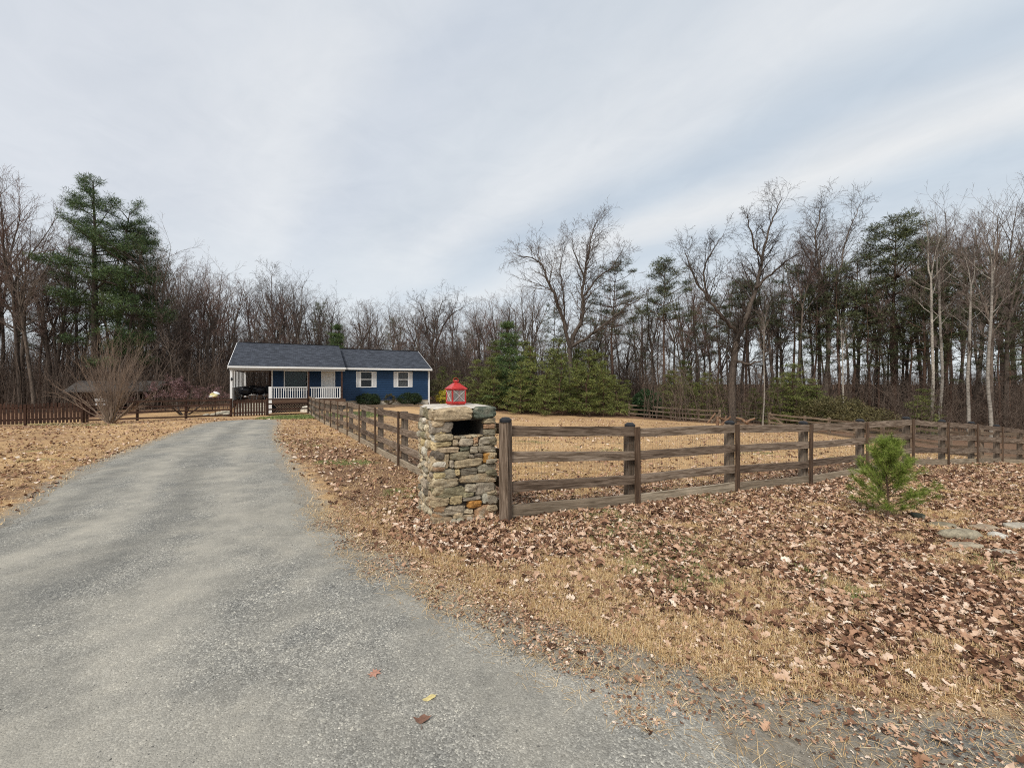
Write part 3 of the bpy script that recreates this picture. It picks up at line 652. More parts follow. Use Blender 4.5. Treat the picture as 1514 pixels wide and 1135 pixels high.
# door
d_ = MB(); d_.box(dr[0] + .07, .03, dr[2] + .03, dr[1] - .07, .075, dr[3] - .07)
for (u0, u1) in ((.12, .44), (.56, .88)):
    for (v0, v1) in ((.06, .36), (.42, .72), (.78, .94)):
        W0, H0 = dr[1] - dr[0] - .14, dr[3] - dr[2] - .1; xa, za = dr[0] + .07, dr[2] + .03
        d_.box(xa + u0 * W0, .018, za + v0 * H0, xa + u1 * W0, .029, za + v1 * H0)
D_ = d_.build('door', M['door'], H)
k_ = MB(); k_.lathe([(.0, 0), (.028, .005), (.03, .03), (.012, .04), (.012, .06)], 10, Matrix.Translation((dr[0] + .15, .03, dr[2] + .98)) @ Matrix.Rotation(PI / 2, 4, 'X')); k_.build('handle', M['metal'], D_)
f_ = MB(); f_.box(dr[0] - .03, -.03, dr[2], dr[0] + .068, .06, dr[3] + .03); f_.box(dr[1] - .068, -.03, dr[2], dr[1] + .03, .06, dr[3] + .03); f_.box(dr[0] + .068, -.03, dr[3] - .068, dr[1] - .068, .06, dr[3] + .03); f_.build('door_frame', M['white'], H)
# deck, steps, lattice
dk = MB(); y_ = -1.95
while y_ < -.03: dk.box(AL - .05, y_, FL - .04, -.05, min(y_ + .135, -.03), FL); y_ += .145
y_ = -.9
while y_ < DEP - 1: dk.box(XL + .15, y_, FL - .04, AL - .06, y_ + .135, FL); y_ += .145
dk.box(AL, -1.98, FL - .22, -.05, -1.952, FL - .005); dk.box(XL + .15, -.93, FL - .22, AL - .06, -.902, FL - .005)
dk.build('deck', M['deck_wood'], H)
la = MB(); z0, z1 = -.52, FL - .24
for s in (-1, 1):
    x = AL - 1
    while x < 1:
        xa, za, xb, zb = x, z0, x + s * (z1 - z0), z1
        if AL < min(xa, xb) and max(xa, xb) < -.06: la.box(0, -.006, -.018, math.hypot(xb - xa, zb - za), .006, .018, Matrix.Translation((xa, -1.93 + .014 * s, za)) @ Matrix.Rotation(-math.atan2(zb - za, xb - xa), 4, 'Y'))
        x += .17
la.box(AL, -1.95, z1, -.06, -1.91, z1 + .05); la.build('lattice', M['fence'], H)
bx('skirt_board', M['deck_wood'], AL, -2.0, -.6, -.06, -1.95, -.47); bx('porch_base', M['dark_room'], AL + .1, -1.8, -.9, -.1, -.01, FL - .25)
stp = MB()
for k in range(6):
    zt = FL - .16 * (k + 1); yf = -.93 - .27 * (k + 1)
    stp.box(-7.3, yf, zt - .04, AL - .2, yf + .29, zt); stp.box(-7.3, yf + .03, zt - .16, AL - .2, yf + .05, zt - .041)
stp.build('steps', M['cream'], H)
def post(x, y, z0, z1, w, mat, name='post'):
    m_ = MB(); m_.box(x - w / 2, y - w / 2, z0, x + w / 2, y + w / 2, z1)
    m_.box(x - w * .72, y - w * .72, z0, x + w * .72, y + w * .72, z0 + .07) ; return m_.build(name, M[mat], H)
post(-7.55, PB + .12, -.55, 2.6, .13, 'white'); post(AL - .02, -1.9, -.6, 1.43, .2, 'white', 'newel_post')
post(aof(456, -1.88), -1.88, -.5, 2.6, .12, 'brown_wood'); post(aof(505.3, -1.88), -1.88, FL, 2.6, .12, 'brown_wood')
def railing(xa, ya, xb, yb, z0, z1, step=.13, lo=None):
    root = MB(); ln = math.hypot(xb - xa, yb - ya); an = math.atan2(yb - ya, xb - xa); T = Matrix.Translation((xa, ya, 0)) @ Matrix.Rotation(an, 4, 'Z')
    root.box(0, -.04, z1 - .06, ln, .04, z1, T); root.box(0, -.03, z0, ln, .03, z0 + .05, T)
    x = step * .7
    while x < ln - .03: root.box(x, -.018, z0 + .051, x + .045, .018, z1 - .061, T); x += step
    return root.build('railing', M['white'], H)
px_ = aof(456, -1.88)
railing(AL + .1, -1.88, px_ - .1, -1.88, FL + .09, 1.4, .15); railing(px_ + .1, -1.88, -.45, -1.88, FL + .07, 1.38, .15); railing(-.42, -1.85, -.2, -.1, FL + .07, 1.38, .15)
# side deck: solid white panel and slatted privacy screen running back
m_ = MB(); m_.box(-7.6, PB + .25, -.1, -7.55, 5.6, 1.34); m_.box(-7.62, PB + .2, 1.341, -7.52, 5.7, 1.4); m_.build('side_panel', M['white'], H)
sc_ = MB(); y_ = -1.6
while y_ < 7.4: sc_.box(-7.60, y_, 1.401, -7.56, y_ + .42, 2.6); y_ += .95
sc_.build('slatted_screen', M['white'], H)
m_ = MB(); m_.box(-7.5, 7.0, 1.28, AL - .1, 7.06, 1.35); m_.box(-7.5, 7.0, .6, AL - .1, 7.06, .66)
for k in range(14): m_.box(-7.4 + k * .17, 7.01, .661, -7.36 + k * .17, 7.05, 1.279)
m_.build('railing', M['white'], H)
post(AL - .12, .1, FL, 2.72, .12, 'brown_wood'); post(-7.5, 7.0, FL, 2.72, .12, 'white')
m_ = MB(); m_.lathe([(0, -.08), (.06, -.07), (.075, .0), (.06, .09), (.03, .13), (0, .14)], 10, Matrix.Translation((-7.5, PB + .02, 1.95))); m_.build('porch_light', M['black'], H)

def hw(a, b, z): return HO + Vector((a * .8915 - b * .453, a * .453 + b * .8915, z))
def kettle(loc, rz, label, r=.42, h=.9):
    root = empty('covered_grill', loc, rz, label, 'grill', 'grills on the side deck')
    b_ = MB(); b_.lathe([(0, h - .42), (r * .55, h - .38), (r * .9, h - .22), (r, h - .06), (r, h)], 20); b_.build('bowl', M['grill'], root, smooth=True)
    l_ = MB(); l_.lathe([(r * 1.02, h), (r * .98, h + .1), (r * .75, h + .22), (r * .35, h + .28), (0, h + .3)], 20); li = l_.build('lid', M['grill'], root, smooth=True)
    k_ = MB(); k_.tube([(-.07, 0, h + .28), (-.07, 0, h + .34), (.07, 0, h + .34), (.07, 0, h + .28)], .012, 6); k_.build('handle', M['grill'], li)
    for k in range(4):
        t = PI / 4 + k * PI / 2; e = MB(); e.tube([(math.cos(t) * r * .6, math.sin(t) * r * .6, h - .3), (math.cos(t) * r * .95, math.sin(t) * r * .95, 0.)], .015, 6, True); e.build('leg', M['metal'], root)
    s_ = MB(); s_.box(r + .02, -.2, h - .08, r + .42, .2, h - .05); s_.build('side_shelf', M['grill'], root)
    return root
kettle(hw(-6.85, -.35, FL), HA, 'round black kettle grill on thin legs beside the white side panel', .44, .72)
kettle(hw(-5.95, .0, FL), HA + .3, 'black grill with side shelf standing near the porch wall corner', .42, .74)
# patio chairs with black slings
def chair(loc, rz, label):
    root = empty('patio_chair', loc, rz, label, 'chair', 'black chairs on the side deck')
    s_ = MB(); s_.box(-.27, -.25, .40, .27, .27, .43); s_.build('seat', M['black'], root)
    b_ = MB(); b_.box(-.27, 0, 0, .27, .03, .62); b_.build('backrest', M['black'], root, (0, .26, .44), (-.2, 0, 0))
    for sx in (-1, 1):
        for sy in (-1, 1):
            e = MB(); e.tube([(sx * .25, sy * .24, .40), (sx * .28, sy * .28, 0)], .014, 6, True); e.build('leg', M['metal'], root)
        a_ = MB(); a_.box(sx * .29 - .025, -.25, .62, sx * .29 + .025, .28, .645); a_.build('armrest', M['black'], root)
    return root
chair(hw(-6.3, 1.4, FL), HA + .5, 'black patio chair farther back between the two grills')
chair(hw(-5.55, 2.0, FL), HA - .3, 'black patio chair nearest the blue wall on the side deck')

# ------------------------------------------------------------------ fences
def board(P0, P1, hh, th, mat, parent, origin, name='rail', warp=.008, seed=None):
    """a plank from P0 to P1 (world), its own local x along its length"""
    P0 = Vector(P0); P1 = Vector(P1); d = P1 - P0; ln = d.length; k = 7; rs = np.random.default_rng(seed if seed is not None else random.randrange(10 ** 6))
    xs = np.linspace(0, ln, k); dz_ = np.cumsum(rs.normal(0, warp * .5, k)); dz_ -= np.linspace(dz_[0], dz_[-1], k); dy_ = rs.normal(0, .003, k)
    V = []
    for i_ in range(k):
        hv = hh / 2 * (1 + rs.uniform(-.04, .03))
        V += [(xs[i_], -th / 2 + dy_[i_], -hv + dz_[i_]), (xs[i_], th / 2 + dy_[i_], -hv + dz_[i_]), (xs[i_], th / 2 + dy_[i_], hv + dz_[i_]), (xs[i_], -th / 2 + dy_[i_], hv + dz_[i_])]
    Fq = [(4 * i_ + j, 4 * (i_ + 1) + j, 4 * (i_ + 1) + (j + 1) % 4, 4 * i_ + (j + 1) % 4) for i_ in range(k - 1) for j in range(4)] + [(0, 1, 2, 3), (4 * k - 1, 4 * k - 2, 4 * k - 3, 4 * k - 4)]
    m_ = MB(); m_.add(V, Fq); yaw = math.atan2(d.y, d.x); pit = -math.asin(max(-1, min(1, d.z / ln)))
    return m_.build(name, M[mat], parent, P0 - Vector(origin), (0, pit, yaw))
def vpost(x, y, z0, z1, w, t, yaw, mat, parent, origin, name='post', lean=0.):
    m_ = MB(); k = 5; hh = z1 - z0; V = []
    for i_ in range(k):
        xx = hh * i_ / (k - 1); j1, j2 = random.uniform(-.003, .003), random.uniform(-.003, .003)
        V += [(xx, -w / 2 + j1, -t / 2 + j2), (xx, w / 2 + j1, -t / 2 + j2), (xx, w / 2 + j1, t / 2 + j2), (xx, -w / 2 + j1, t / 2 + j2)]
    Fq = [(4 * i_ + j, 4 * (i_ + 1) + j, 4 * (i_ + 1) + (j + 1) % 4, 4 * i_ + (j + 1) % 4) for i_ in range(k - 1) for j in range(4)] + [(0, 1, 2, 3), (4 * k - 1, 4 * k - 2, 4 * k - 3, 4 * k - 4)]
    m_.add(V, Fq)
    # local x up, local y across (width), local z thickness: a rotation matrix turned into euler
    R = Matrix(((0, math.cos(yaw), math.sin(yaw)), (0, math.sin(yaw), -math.cos(yaw)), (1, 0, 0))).to_4x4()
    o = m_.build(name, M[mat], parent); o.rotation_euler = (R @ Matrix.Rotation(lean, 4, 'Z')).to_euler(); o.location = Vector((x, y, z0)) - Vector(origin); return o
def cap(x, y, z, w, parent, origin):
    m_ = MB(); m_.lathe([(0, .035), (w * .35, .03), (w * .55, .008), (w * .62, 0), (w * .62, -.03), (w * .5, -.03)], 12)
    return m_.build('post_cap', M['black'], parent, Vector((x, y, z)) - Vector(origin), smooth=False)
RH = (1.15, .79, .41, .085)
def board_fence(name, pts, out, label, first=0, mesh=True, caps=(), group=None, rails=RH, mats=('fence', 'fence', 'fence', 'fence_pale'), hh=.14, batt=True):
    """pts: ground points of the posts; out: unit vector (x,y) to the outside, where rails and battens are nailed"""
    o3 = Vector(pts[0]); root = empty(name, o3, 0, label, 'fence'); out = Vector((out[0], out[1], 0))
    for i_, p in enumerate(pts):
        p = Vector(p); q_ = Vector(pts[min(i_ + 1, len(pts) - 1)]); pr = Vector(pts[max(i_ - 1, 0)]); d = (q_ - pr); yaw = math.atan2(d.y, d.x)
        pb = p - out * .085
        if not (first and i_ == 0): vpost(pb.x, pb.y, p.z - .1, p.z + 1.23, .135, .12, yaw, 'fence_grey' if random.random() < .6 else 'fence', root, o3, lean=random.uniform(-.008, .008))
        if i_ in caps: cap(pb.x, pb.y, p.z + 1.23 + .03, .14, root, o3)
        if batt and i_ >= first:
            vf = p + out * .058 + d.normalized() * .03
            vpost(vf.x, vf.y, p.z - .06, p.z + 1.235, .095, .03, yaw, 'fence_dark', root, o3, 'batten', random.uniform(-.01, .01))
    for i_ in range(len(pts) - 1):
        a_, b_ = Vector(pts[i_]), Vector(pts[i_ + 1]); d = (b_ - a_).normalized()
        for k, h in enumerate(rails):
            ja, jb = random.uniform(-.015, .015), random.uniform(-.015, .015)
            za, zb = a_ + Vector((0, 0, h + ja)), b_ + Vector((0, 0, h + jb))
            board(za + out * .021 + d * .0, zb + out * .021 - d * .006, hh * (1.12 if k == len(rails) - 1 else 1), .038, mats[k], root, o3)
    if mesh:
        w_ = MB()
        for i_ in range(len(pts) - 1):
            a_, b_ = np.array(pts[i_], float), np.array(pts[i_ + 1], float); ln = np.linalg.norm(b_ - a_); o2 = -np.array(out) * .006
            n_ = int(ln / .051); t = (np.arange(n_) / n_)[:, None]; A = a_ + (b_ - a_) * t + o2 - np.array(o3); z = np.zeros_like(A); z[:, 2] = 1
            w_.prisms(A + z * .04, A + z * 1.13, .0013, .0013)
            for h in np.arange(.06, 1.14, .102):
                w_.prisms([a_ + (0, 0, h) + o2 - np.array(o3)], [b_ + (0, 0, h) + o2 - np.array(o3)], .0014, .0014)
        w_.build('wire_mesh', M['wire'], root)
    return root
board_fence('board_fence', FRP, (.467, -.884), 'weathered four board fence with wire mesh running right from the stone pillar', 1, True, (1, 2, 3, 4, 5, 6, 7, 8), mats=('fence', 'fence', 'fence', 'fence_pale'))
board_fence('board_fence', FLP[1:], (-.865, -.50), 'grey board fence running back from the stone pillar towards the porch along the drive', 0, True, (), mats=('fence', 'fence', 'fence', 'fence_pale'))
# corner bay and short rails to the pillar belong to the right-hand fence's corner: a small separate return
o3 = Vector(FLP[0]); root = empty('corner_fence_bay', o3, 0, 'short bay of boards hidden behind the stone pillar joining both fences', 'fence')
vpost(-.085, 5.60, -.1, 1.225, .13, .12, .47, 'fence', root, o3); cap(-.085, 5.60, 1.26, .13, root, o3)
for h in RH:
    a_, b_ = Vector(FLP[0]), Vector(FLP[1]); ou = Vector((.865, .5, 0)) * .11
    board(a_ + (b_ - a_) * .02 + Vector((0, 0, h)) + ou, b_ + Vector((0, 0, h)) + ou, .14, .038, 'fence' if h > .2 else 'fence_pale', root, o3)
# back-yard line: rail fence from the corner post to the gate, gate, rail fence, picket run
C0 = Vector(FLP[-1]); dirb = Vector((-.8658, -.5004, 0))
def bp(t): p = C0 + dirb * t; return (p.x, p.y, -.50 - .002 * t)
def rails_only(name, ts, label, rails, mat, hh=.1, extra=0., cat='fence', posth=1.2, mesh=False, caps=False):
    pts = [bp(t) for t in ts]; o3 = Vector(pts[0]); root = empty(name, o3, 0, label, cat); yaw = math.atan2(dirb.y, dirb.x)
    for p in pts:
        vpost(p[0], p[1], p[2] - .1, p[2] + posth, .11, .11, yaw, mat, root, o3)
    for a_, b_ in zip(pts[:-1], pts[1:]):
        for h in rails: board(Vector(a_) + Vector((.035, -.06, h)), Vector(b_) + Vector((.035, -.06, h)), hh, .035, mat, root, o3)
    return root
rails_only('rail_fence', [.05, 2.57], 'short brown four rail fence in front of the porch lattice', (1.1, .78, .42, .06), 'brown_wood')
rails_only('rail_fence', [4.62, 6.97, 9.3, 11.5], 'brown rail fence left of the picket gate in front of the redbud', (1.12, .80, .48, .12), 'brown_wood')
def pickets(root, t0, t1, top, mat, o3, w=.09, step=.135, zb=.04):
    t = t0; k = 0
    while t < t1:
        p = Vector(bp(t)); hh = top(t) + random.uniform(-.012, .012); m_ = MB()
        m_.add([(-w / 2, 0, 0), (w / 2, 0, 0), (w / 2, 0, hh - .03), (w * .25, 0, hh), (-w * .25, 0, hh), (-w / 2, 0, hh - .03)] + [(-w / 2, .02, 0), (w / 2, .02, 0), (w / 2, .02, hh - .03), (w * .25, .02, hh), (-w * .25, .02, hh), (-w / 2, .02, hh - .03)],
               [(0, 1, 2, 3, 4, 5), (11, 10, 9, 8, 7, 6)], [(i_, (i_ + 1) % 6 + 0, (i_ + 1) % 6 + 6, i_ + 6) for i_ in range(6)])
        m_.build('picket', M[mat], root, p + Vector((0.04, -.065, zb)) - o3, (0, random.uniform(-.012, .012), math.atan2(dirb.y, dirb.x) + PI)); t += step
gp = Vector(bp(2.68)); gate = empty('picket_gate', gp, 0, 'dark brown picket gate with ragged arched top at the end of the driveway', 'gate')
pickets(gate, 2.72, 4.5, lambda t: 1.10 - .05 * abs(t - 3.6) + .03 * math.sin(t * 9), 'brown_wood', gp, .1, .155)
for h in (.25, .95): board(Vector(bp(2.66)) + Vector((.02, -.04, h)), Vector(bp(4.52)) + Vector((.02, -.04, h)), .09, .035, 'brown_wood', gate, gp)
p_ = bp(4.56); gp2 = Vector(p_)
pf0 = Vector(bp(11.65)); pf = empty('picket_fence', pf0, 0, 'dark brown picket fence with scalloped top at the left edge beside the bare shrub', 'fence')
pickets(pf, 11.7, 19.5, lambda t: 1.06 + .07 * abs(math.sin((t - 11.7) * PI / 2.3)), 'brown_wood', pf0, .1, .15, .02)
for t in (11.65, 13.95, 16.3, 18.6): vpost(*bp(t)[:2], bp(t)[2] - .1, bp(t)[2] + 1.1, .11, .11, math.atan2(dirb.y, dirb.x), 'brown_wood', pf, pf0)
for h in (.25, .9): board(Vector(bp(11.65)) + Vector((.02, -.03, h)), Vector(bp(19.5)) + Vector((.02, -.03, h)), .09, .035, 'brown_wood', pf, pf0)
# far pasture fence
def far_fence(pts, label, rails=(1.12, .72, .3), mat='fence_grey', braces=()):
    pts = [(x, y, g(x, y)) for x, y in pts]; o3 = Vector(pts[0]); root = empty('pasture_fence', o3, 0, label, 'fence')
    for p, q_ in zip(pts, pts[1:] + [pts[-1]]):
        vpost(p[0], p[1], p[2] - .1, p[2] + 1.27, .15, .15, 0, mat, root, o3)
    for a_, b_ in zip(pts[:-1], pts[1:]):
        for h in rails: board(Vector(a_) + Vector((-.07, -.08, h)), Vector(b_) + Vector((-.07, -.08, h)), .13, .04, mat, root, o3, warp=.02)
    for (i_, dx_, dy_) in braces:
        p = Vector(pts[i_]); board(p + Vector((dx_, dy_, .05)), p + Vector((0, -.1, 1.05)), .11, .09, mat, root, o3, 'brace')
    return root
far_fence([(W(930, 42.5), 42.5), (W(960, 41.7), 41.7), (W(992, 40.8), 40.8), (W(1033, 39), 39), (W(1064, 38), 38)], 'far grey three rail fence left of the wire opening beyond the field', braces=[(4, -.9, -.3)])
far_fence([(W(1138, 36), 36), (W(1190, 33), 33), (W(1226, 31), 31), (W(1265, 29), 29), (W(1305, 26.3), 26.3), (W(1350, 23.6), 23.6), (W(1404, 20.6), 20.6), (W(1450, 18.4), 18.4), (20.8, 16.9)], 'long grey rail fence sloping down the right side of the field along the woods', (1.12, .8, .45, .12), braces=[(0, 1.2, -.6)])
pa = np.array([W(1064, 38), 38, g(W(1064, 38), 38)]); pb = np.array([W(1138, 36), 36, g(W(1138, 36), 36)]); m_ = MB()
for h in (.2, .45, .7, .95, 1.2): m_.prisms([(0, 0, h)], [pb - pa + (0, 0, h)], .010, .010)
for t in np.arange(.04, 1, .04): m_.prisms([(pb - pa) * t], [(pb - pa) * t + (0, 0, 1.2)], .004, .004)
tag(m_.build('wire_gate', M['wire'], None, pa), 'wire strand gate closing the gap in the far fence', 'gate')
# fence line in front of the white blossoms: low timber edging by the house
m_ = MB(); zt = g(-9.5, 34.6)
m_.box(0, -.08, 0, 6.0, .08, .16); m_.box(.1, .1, .165, 5.0, .22, .28)
tag(m_.build('timber_edging', M['fence_grey'], None, (-12.6, 33.0, g(-11, 33.6) - .03), (0, 0, HA)), 'low grey timber edging in front of the round shrubs', 'edging')

# ------------------------------------------------------------------ stone pillar
PF = Vector((-.98, 5.42, 0)); PU = Vector((.899, .438, 0)); PV = Vector((-.438, .899, 0)); PWd, PDp = .83, .76
PA = math.atan2(.438, .899); pz = -.08
pil = empty('stone_pillar', PF + Vector((0, 0, pz)), PA, 'square field stone pillar with a mailbox hollow at the end of the board fence', 'pillar')
H0 = 1.42 - pz
m_ = MB(); nx0, nx1, nz0, nz1 = .235, .655, 1.035 - pz, 1.245 - pz
m_.box(.045, .045, 0, PWd - .045, PDp - .045, nz0); m_.box(.045, .045, nz0, nx0, PDp - .045, nz1); m_.box(nx1, .045, nz0, PWd - .045, PDp - .045, nz1)
m_.box(nx0, .5, nz0, nx1, PDp - .045, nz1); m_.box(.045, .045, nz1, PWd - .045, PDp - .045, H0 - .04)
m_.build('mortar_core', M['mortar'], pil)
m_ = MB()
for (a_, b_, c_, d_) in ((nx0 + .003, nx1 - .003, .495, .499),): m_.box(a_, c_, nz0 + .003, b_, d_, nz1 - .003)
m_.build('niche_back', M['dark_room'], pil)
# unit cube grid -> rounded stone
def stone_template(n=5):
    V = []; Fa = []; idx = {}
    def vid(p):
        k = tuple(round(c, 5) for c in p)
        if k not in idx: idx[k] = len(V); V.append(p)
        return idx[k]
    ls = np.linspace(-1, 1, n + 1)
    for ax in range(3):
        for s in (-1, 1):
            for i_ in range(n):
                for j in range(n):
                    q_ = []
                    for (a_, b_) in ((i_, j), (i_ + 1, j), (i_ + 1, j + 1), (i_, j + 1)):
                        p = [0, 0, 0]; p[ax] = s; p[(ax + 1) % 3] = ls[a_]; p[(ax + 2) % 3] = ls[b_]; q_.append(vid(p))
                    Fa.append(q_ if s > 0 else q_[::-1])
    return np.array(V, float), np.array(Fa)
SV, SF = stone_template()
def add_stone(mb, c, h, col, pw=5., rough=.10, rot=0.):
    """rounded stone; c centre, h half sizes"""
    V = SV.copy(); r = (np.abs(V) ** pw).sum(1) ** (1 / pw); V = V / r[:, None]
    seed = random.random() * 100; wob = np.zeros(len(V))
    for f, a_ in ((1.3, 1.), (2.7, .6), (5.1, .3)):
        ph = [random.uniform(0, 6.3) for _ in range(3)]
        wob += a_ * np.sin(V[:, 0] * f * 1.7 + ph[0]) * np.sin(V[:, 1] * f * 1.5 + ph[1] + V[:, 2]) * np.cos(V[:, 2] * f * 1.9 + ph[2])
    V = V * (1 + rough * wob)[:, None] + RNG.normal(0, .032, V.shape)
    V[:, 0] += V[:, 2] * random.uniform(-.12, .12); V[:, 2] += V[:, 0] * random.uniform(-.14, .14)
    V = V * np.array(h)
    if rot: co, si = math.cos(rot), math.sin(rot); V = np.stack([V[:, 0] * co - V[:, 2] * si, V[:, 1], V[:, 0] * si + V[:, 2] * co], -1)
    mb.add(V + np.array(c), SF, col=col)
PAL = {'tan': (.44, .345, .225), 'grey': (.35, .305, .23), 'dk': (.17, .145, .11), 'olive': (.24, .21, .135), 'green': (.14, .145, .105), 'orange': (.50, .25, .07), 'rust': (.42, .26, .15),
       'yellow': (.52, .41, .23), 'white': (.56, .52, .43), 'cream': (.53, .45, .32)}
FS = [(212,378,355,450,'grey'),(565,362,648,400,'tan'),(568,402,648,438,'rust'),(568,440,648,487,'grey'),(235,455,358,503,'tan'),(238,507,350,540,'yellow'),(352,496,390,540,'tan'),(393,490,490,545,'grey'),
      (490,488,527,535,'rust'),(528,490,648,546,'grey'),(235,545,400,583,'tan'),(402,547,467,577,'green'),(470,550,527,600,'grey'),(523,550,648,600,'grey'),(490,536,526,550,'tan'),(212,590,330,695,'tan'),
      (335,580,470,634,'olive'),(333,634,360,685,'grey'),(460,605,497,630,'grey'),(497,602,560,628,'dk'),(562,600,645,672,'orange'),(362,630,562,692,'tan'),(240,690,375,755,'grey'),(367,697,400,740,'yellow'),
      (400,694,520,745,'dk'),(520,680,645,735,'grey'),(212,755,390,810,'tan'),(395,738,640,800,'tan'),(220,806,436,882,'olive'),(438,805,512,860,'grey'),(500,800,645,893,'grey'),(420,860,497,890,'olive'),
      (215,878,330,935,'tan'),(333,868,416,930,'yellow'),(416,890,550,918,'grey'),(553,877,642,950,'white'),(230,937,447,1002,'grey'),(452,918,550,968,'orange'),(425,975,490,1003,'cream'),(355,985,424,1028,'tan'),
      (220,1000,352,1055,'tan'),(380,1008,497,1050,'tan'),(498,960,642,1055,'rust'),(360,476,400,494,'tan'),(402,478,440,492,'grey'),(442,476,480,492,'tan'),(482,474,520,490,'cream'),(522,476,560,490,'tan')]
sm = MB()
def vary(c): k = random.uniform(.82, 1.18); return tuple(min(.8, x * k * random.uniform(.975, 1.025)) for x in c)
for (x0, y0, x1, y1, cn) in FS:
    a0 = (x0 - 238) / (646 - 238) * PWd; a1 = (x1 - 238) / (646 - 238) * PWd; t1 = H0 - (y0 - 285) / 770 * H0; t0 = H0 - (y1 - 285) / 770 * H0
    add_stone(sm, ((a0 + a1) / 2, .055 + random.uniform(-.008, .012), (t0 + t1) / 2), ((a1 - a0) / 2 * .99, .085, (t1 - t0) / 2 * 1.0), vary(PAL[cn]), 6.5, .06)
def rubble(fn, width, z0, z1, skip=None):
    z = z0
    while z < z1 - .02:
        hh = min(random.uniform(.055, .125), z1 - z); x = -random.uniform(0, .05)
        while x < width:
            w = random.uniform(.07, .24); xe = min(x + w, width + .02)
            if xe - x > .03:
                cn = random.choices(['tan', 'grey', 'cream', 'white', 'rust', 'olive', 'yellow', 'dk'], [5, 5, 3, 2, 1.3, 1.2, 1.5, .8])[0]
                fn((x + xe) / 2, z + hh / 2 + random.uniform(-.012, .012), (xe - x) / 2 * 1.05, hh / 2 * random.uniform(1., 1.25), vary(PAL[cn]))
            x = xe
        z += hh
rubble(lambda s, z, hs, hz, c: add_stone(sm, (.055 + random.uniform(-.02, .015), s, z), (.085, hs, hz), c, 3.2, .13), PDp, 0, H0 - .17)
rubble(lambda s, z, hs, hz, c: add_stone(sm, (PWd - .055, s, z), (.085, hs, hz), c, 3.6, .1), PDp, 0, H0 - .17)
rubble(lambda s, z, hs, hz, c: add_stone(sm, (s, PDp - .055, z), (hs, .085, hz), c, 3.6, .1), PWd, 0, H0 - .17)
for k in range(14): add_stone(sm, (random.uniform(-.06, PWd), random.choice([-.05, -.02, PDp * random.random()]) if k > 4 else -.03, random.uniform(0, .03)), (random.uniform(.03, .07), .05, random.uniform(.02, .05)), vary(PAL['grey']), 2.6, .1)
sm.build('stonework', M['stone'], pil, smooth=False)
cp = MB(); zc = H0 - .085
add_stone(cp, (.25, .13, zc), (.265, .19, .092), PAL['tan'], 6, .05); add_stone(cp, (.68, .13, zc + .008), (.175, .18, .084), (.095, .11, .085), 6, .05)
add_stone(cp, (.03, .10, zc + .03), (.05, .08, .05), PAL['cream'], 3, .08); add_stone(cp, (.04, .2, zc - .02), (.06, .09, .07), PAL['tan'], 4, .06)
add_stone(cp, (.05, .40, zc), (.08, .14, .082), PAL['olive'], 4, .06); add_stone(cp, (.05, .64, zc + .01), (.08, .12, .07), PAL['grey'], 4, .06)
add_stone(cp, (.3, .65, zc), (.25, .12, .085), PAL['grey'], 5, .05); add_stone(cp, (.68, .5, zc), (.16, .25, .085), PAL['tan'], 5, .05)
cp.build('cap_stones', M['stone'], pil)
tp = MB(); n = 14; V = []
for j in range(n + 1):
    for i_ in range(n + 1):
        u, v = i_ / n, j / n; e = min(u, v, 1 - u, 1 - v)
        V.append((-.02 + u * (PWd + .01) + random.uniform(-.006, .006), .0 + v * (PDp - .0) + random.uniform(-.006, .006), H0 + .006 + .012 * min(1, e * 9) + random.uniform(-.003, .003) - (.02 if e == 0 else 0)))
tp.add(V, [(j * (n + 1) + i_, j * (n + 1) + i_ + 1, (j + 1) * (n + 1) + i_ + 1, (j + 1) * (n + 1) + i_) for j in range(n) for i_ in range(n)])
tp.build('cap_top', M['capstone'], pil, smooth=True)

# ------------------------------------------------------------------ lantern
lz = pz + H0 + .020; lc = PF + PU * .40 + PV * .36; lc.z = lz
lan = empty('lantern', lc, math.radians(32) , 'red metal candle lantern with cross-barred glass standing on the stone pillar', 'lantern')
s = .105; hb = .215
f_ = MB(); f_.box(-s + .012, -s + .012, 0, s - .012, s - .012, .018); f_.box(-s, -s, .018, s, s, .032)
for sx in (-1, 1):
    for sy in (-1, 1): f_.box(sx * s - (.018 if sx > 0 else 0), sy * s - (.018 if sy > 0 else 0), .0321, sx * s + (0 if sx > 0 else .018), sy * s + (0 if sy > 0 else .018), hb)
for k in range(4):
    T = Matrix.Rotation(k * PI / 2, 4, 'Z'); f_.box(-s + .0185, -s, .0325, s - .0185, -s + .008, .046, T); f_.box(-s + .0185, -s, hb - .014, s - .0185, -s + .008, hb, T)
f_.build('frame', M['red'], lan)
rf = MB(); e = s + .014; t_ = .034; V = [(-e, -e, hb), (e, -e, hb), (e, e, hb), (-e, e, hb), (-e, -e, hb + .008), (e, -e, hb + .008), (e, e, hb + .008), (-e, e, hb + .008), (-t_, -t_, hb + .085), (t_, -t_, hb + .085), (t_, t_, hb + .085), (-t_, t_, hb + .085)]
rf.add(V, [(3, 2, 1, 0), (0, 1, 5, 4), (1, 2, 6, 5), (2, 3, 7, 6), (3, 0, 4, 7), (4, 5, 9, 8), (5, 6, 10, 9), (6, 7, 11, 10), (7, 4, 8, 11), (8, 9, 10, 11)])
rf.lathe([(.03, hb + .0851), (.031, hb + .105), (.04, hb + .108), (.03, hb + .122), (.0, hb + .128)], 14); rf.build('roof', M['red'], lan)
hn = MB(); th = np.linspace(-.25, PI + .25, 22); hn.tube(np.stack([.042 * np.cos(th), .01 * np.sin(th), hb + .108 + .05 * np.maximum(np.sin(th), -.1)], -1), .0035, 6, True); hn.build('handle', M['red'], lan)
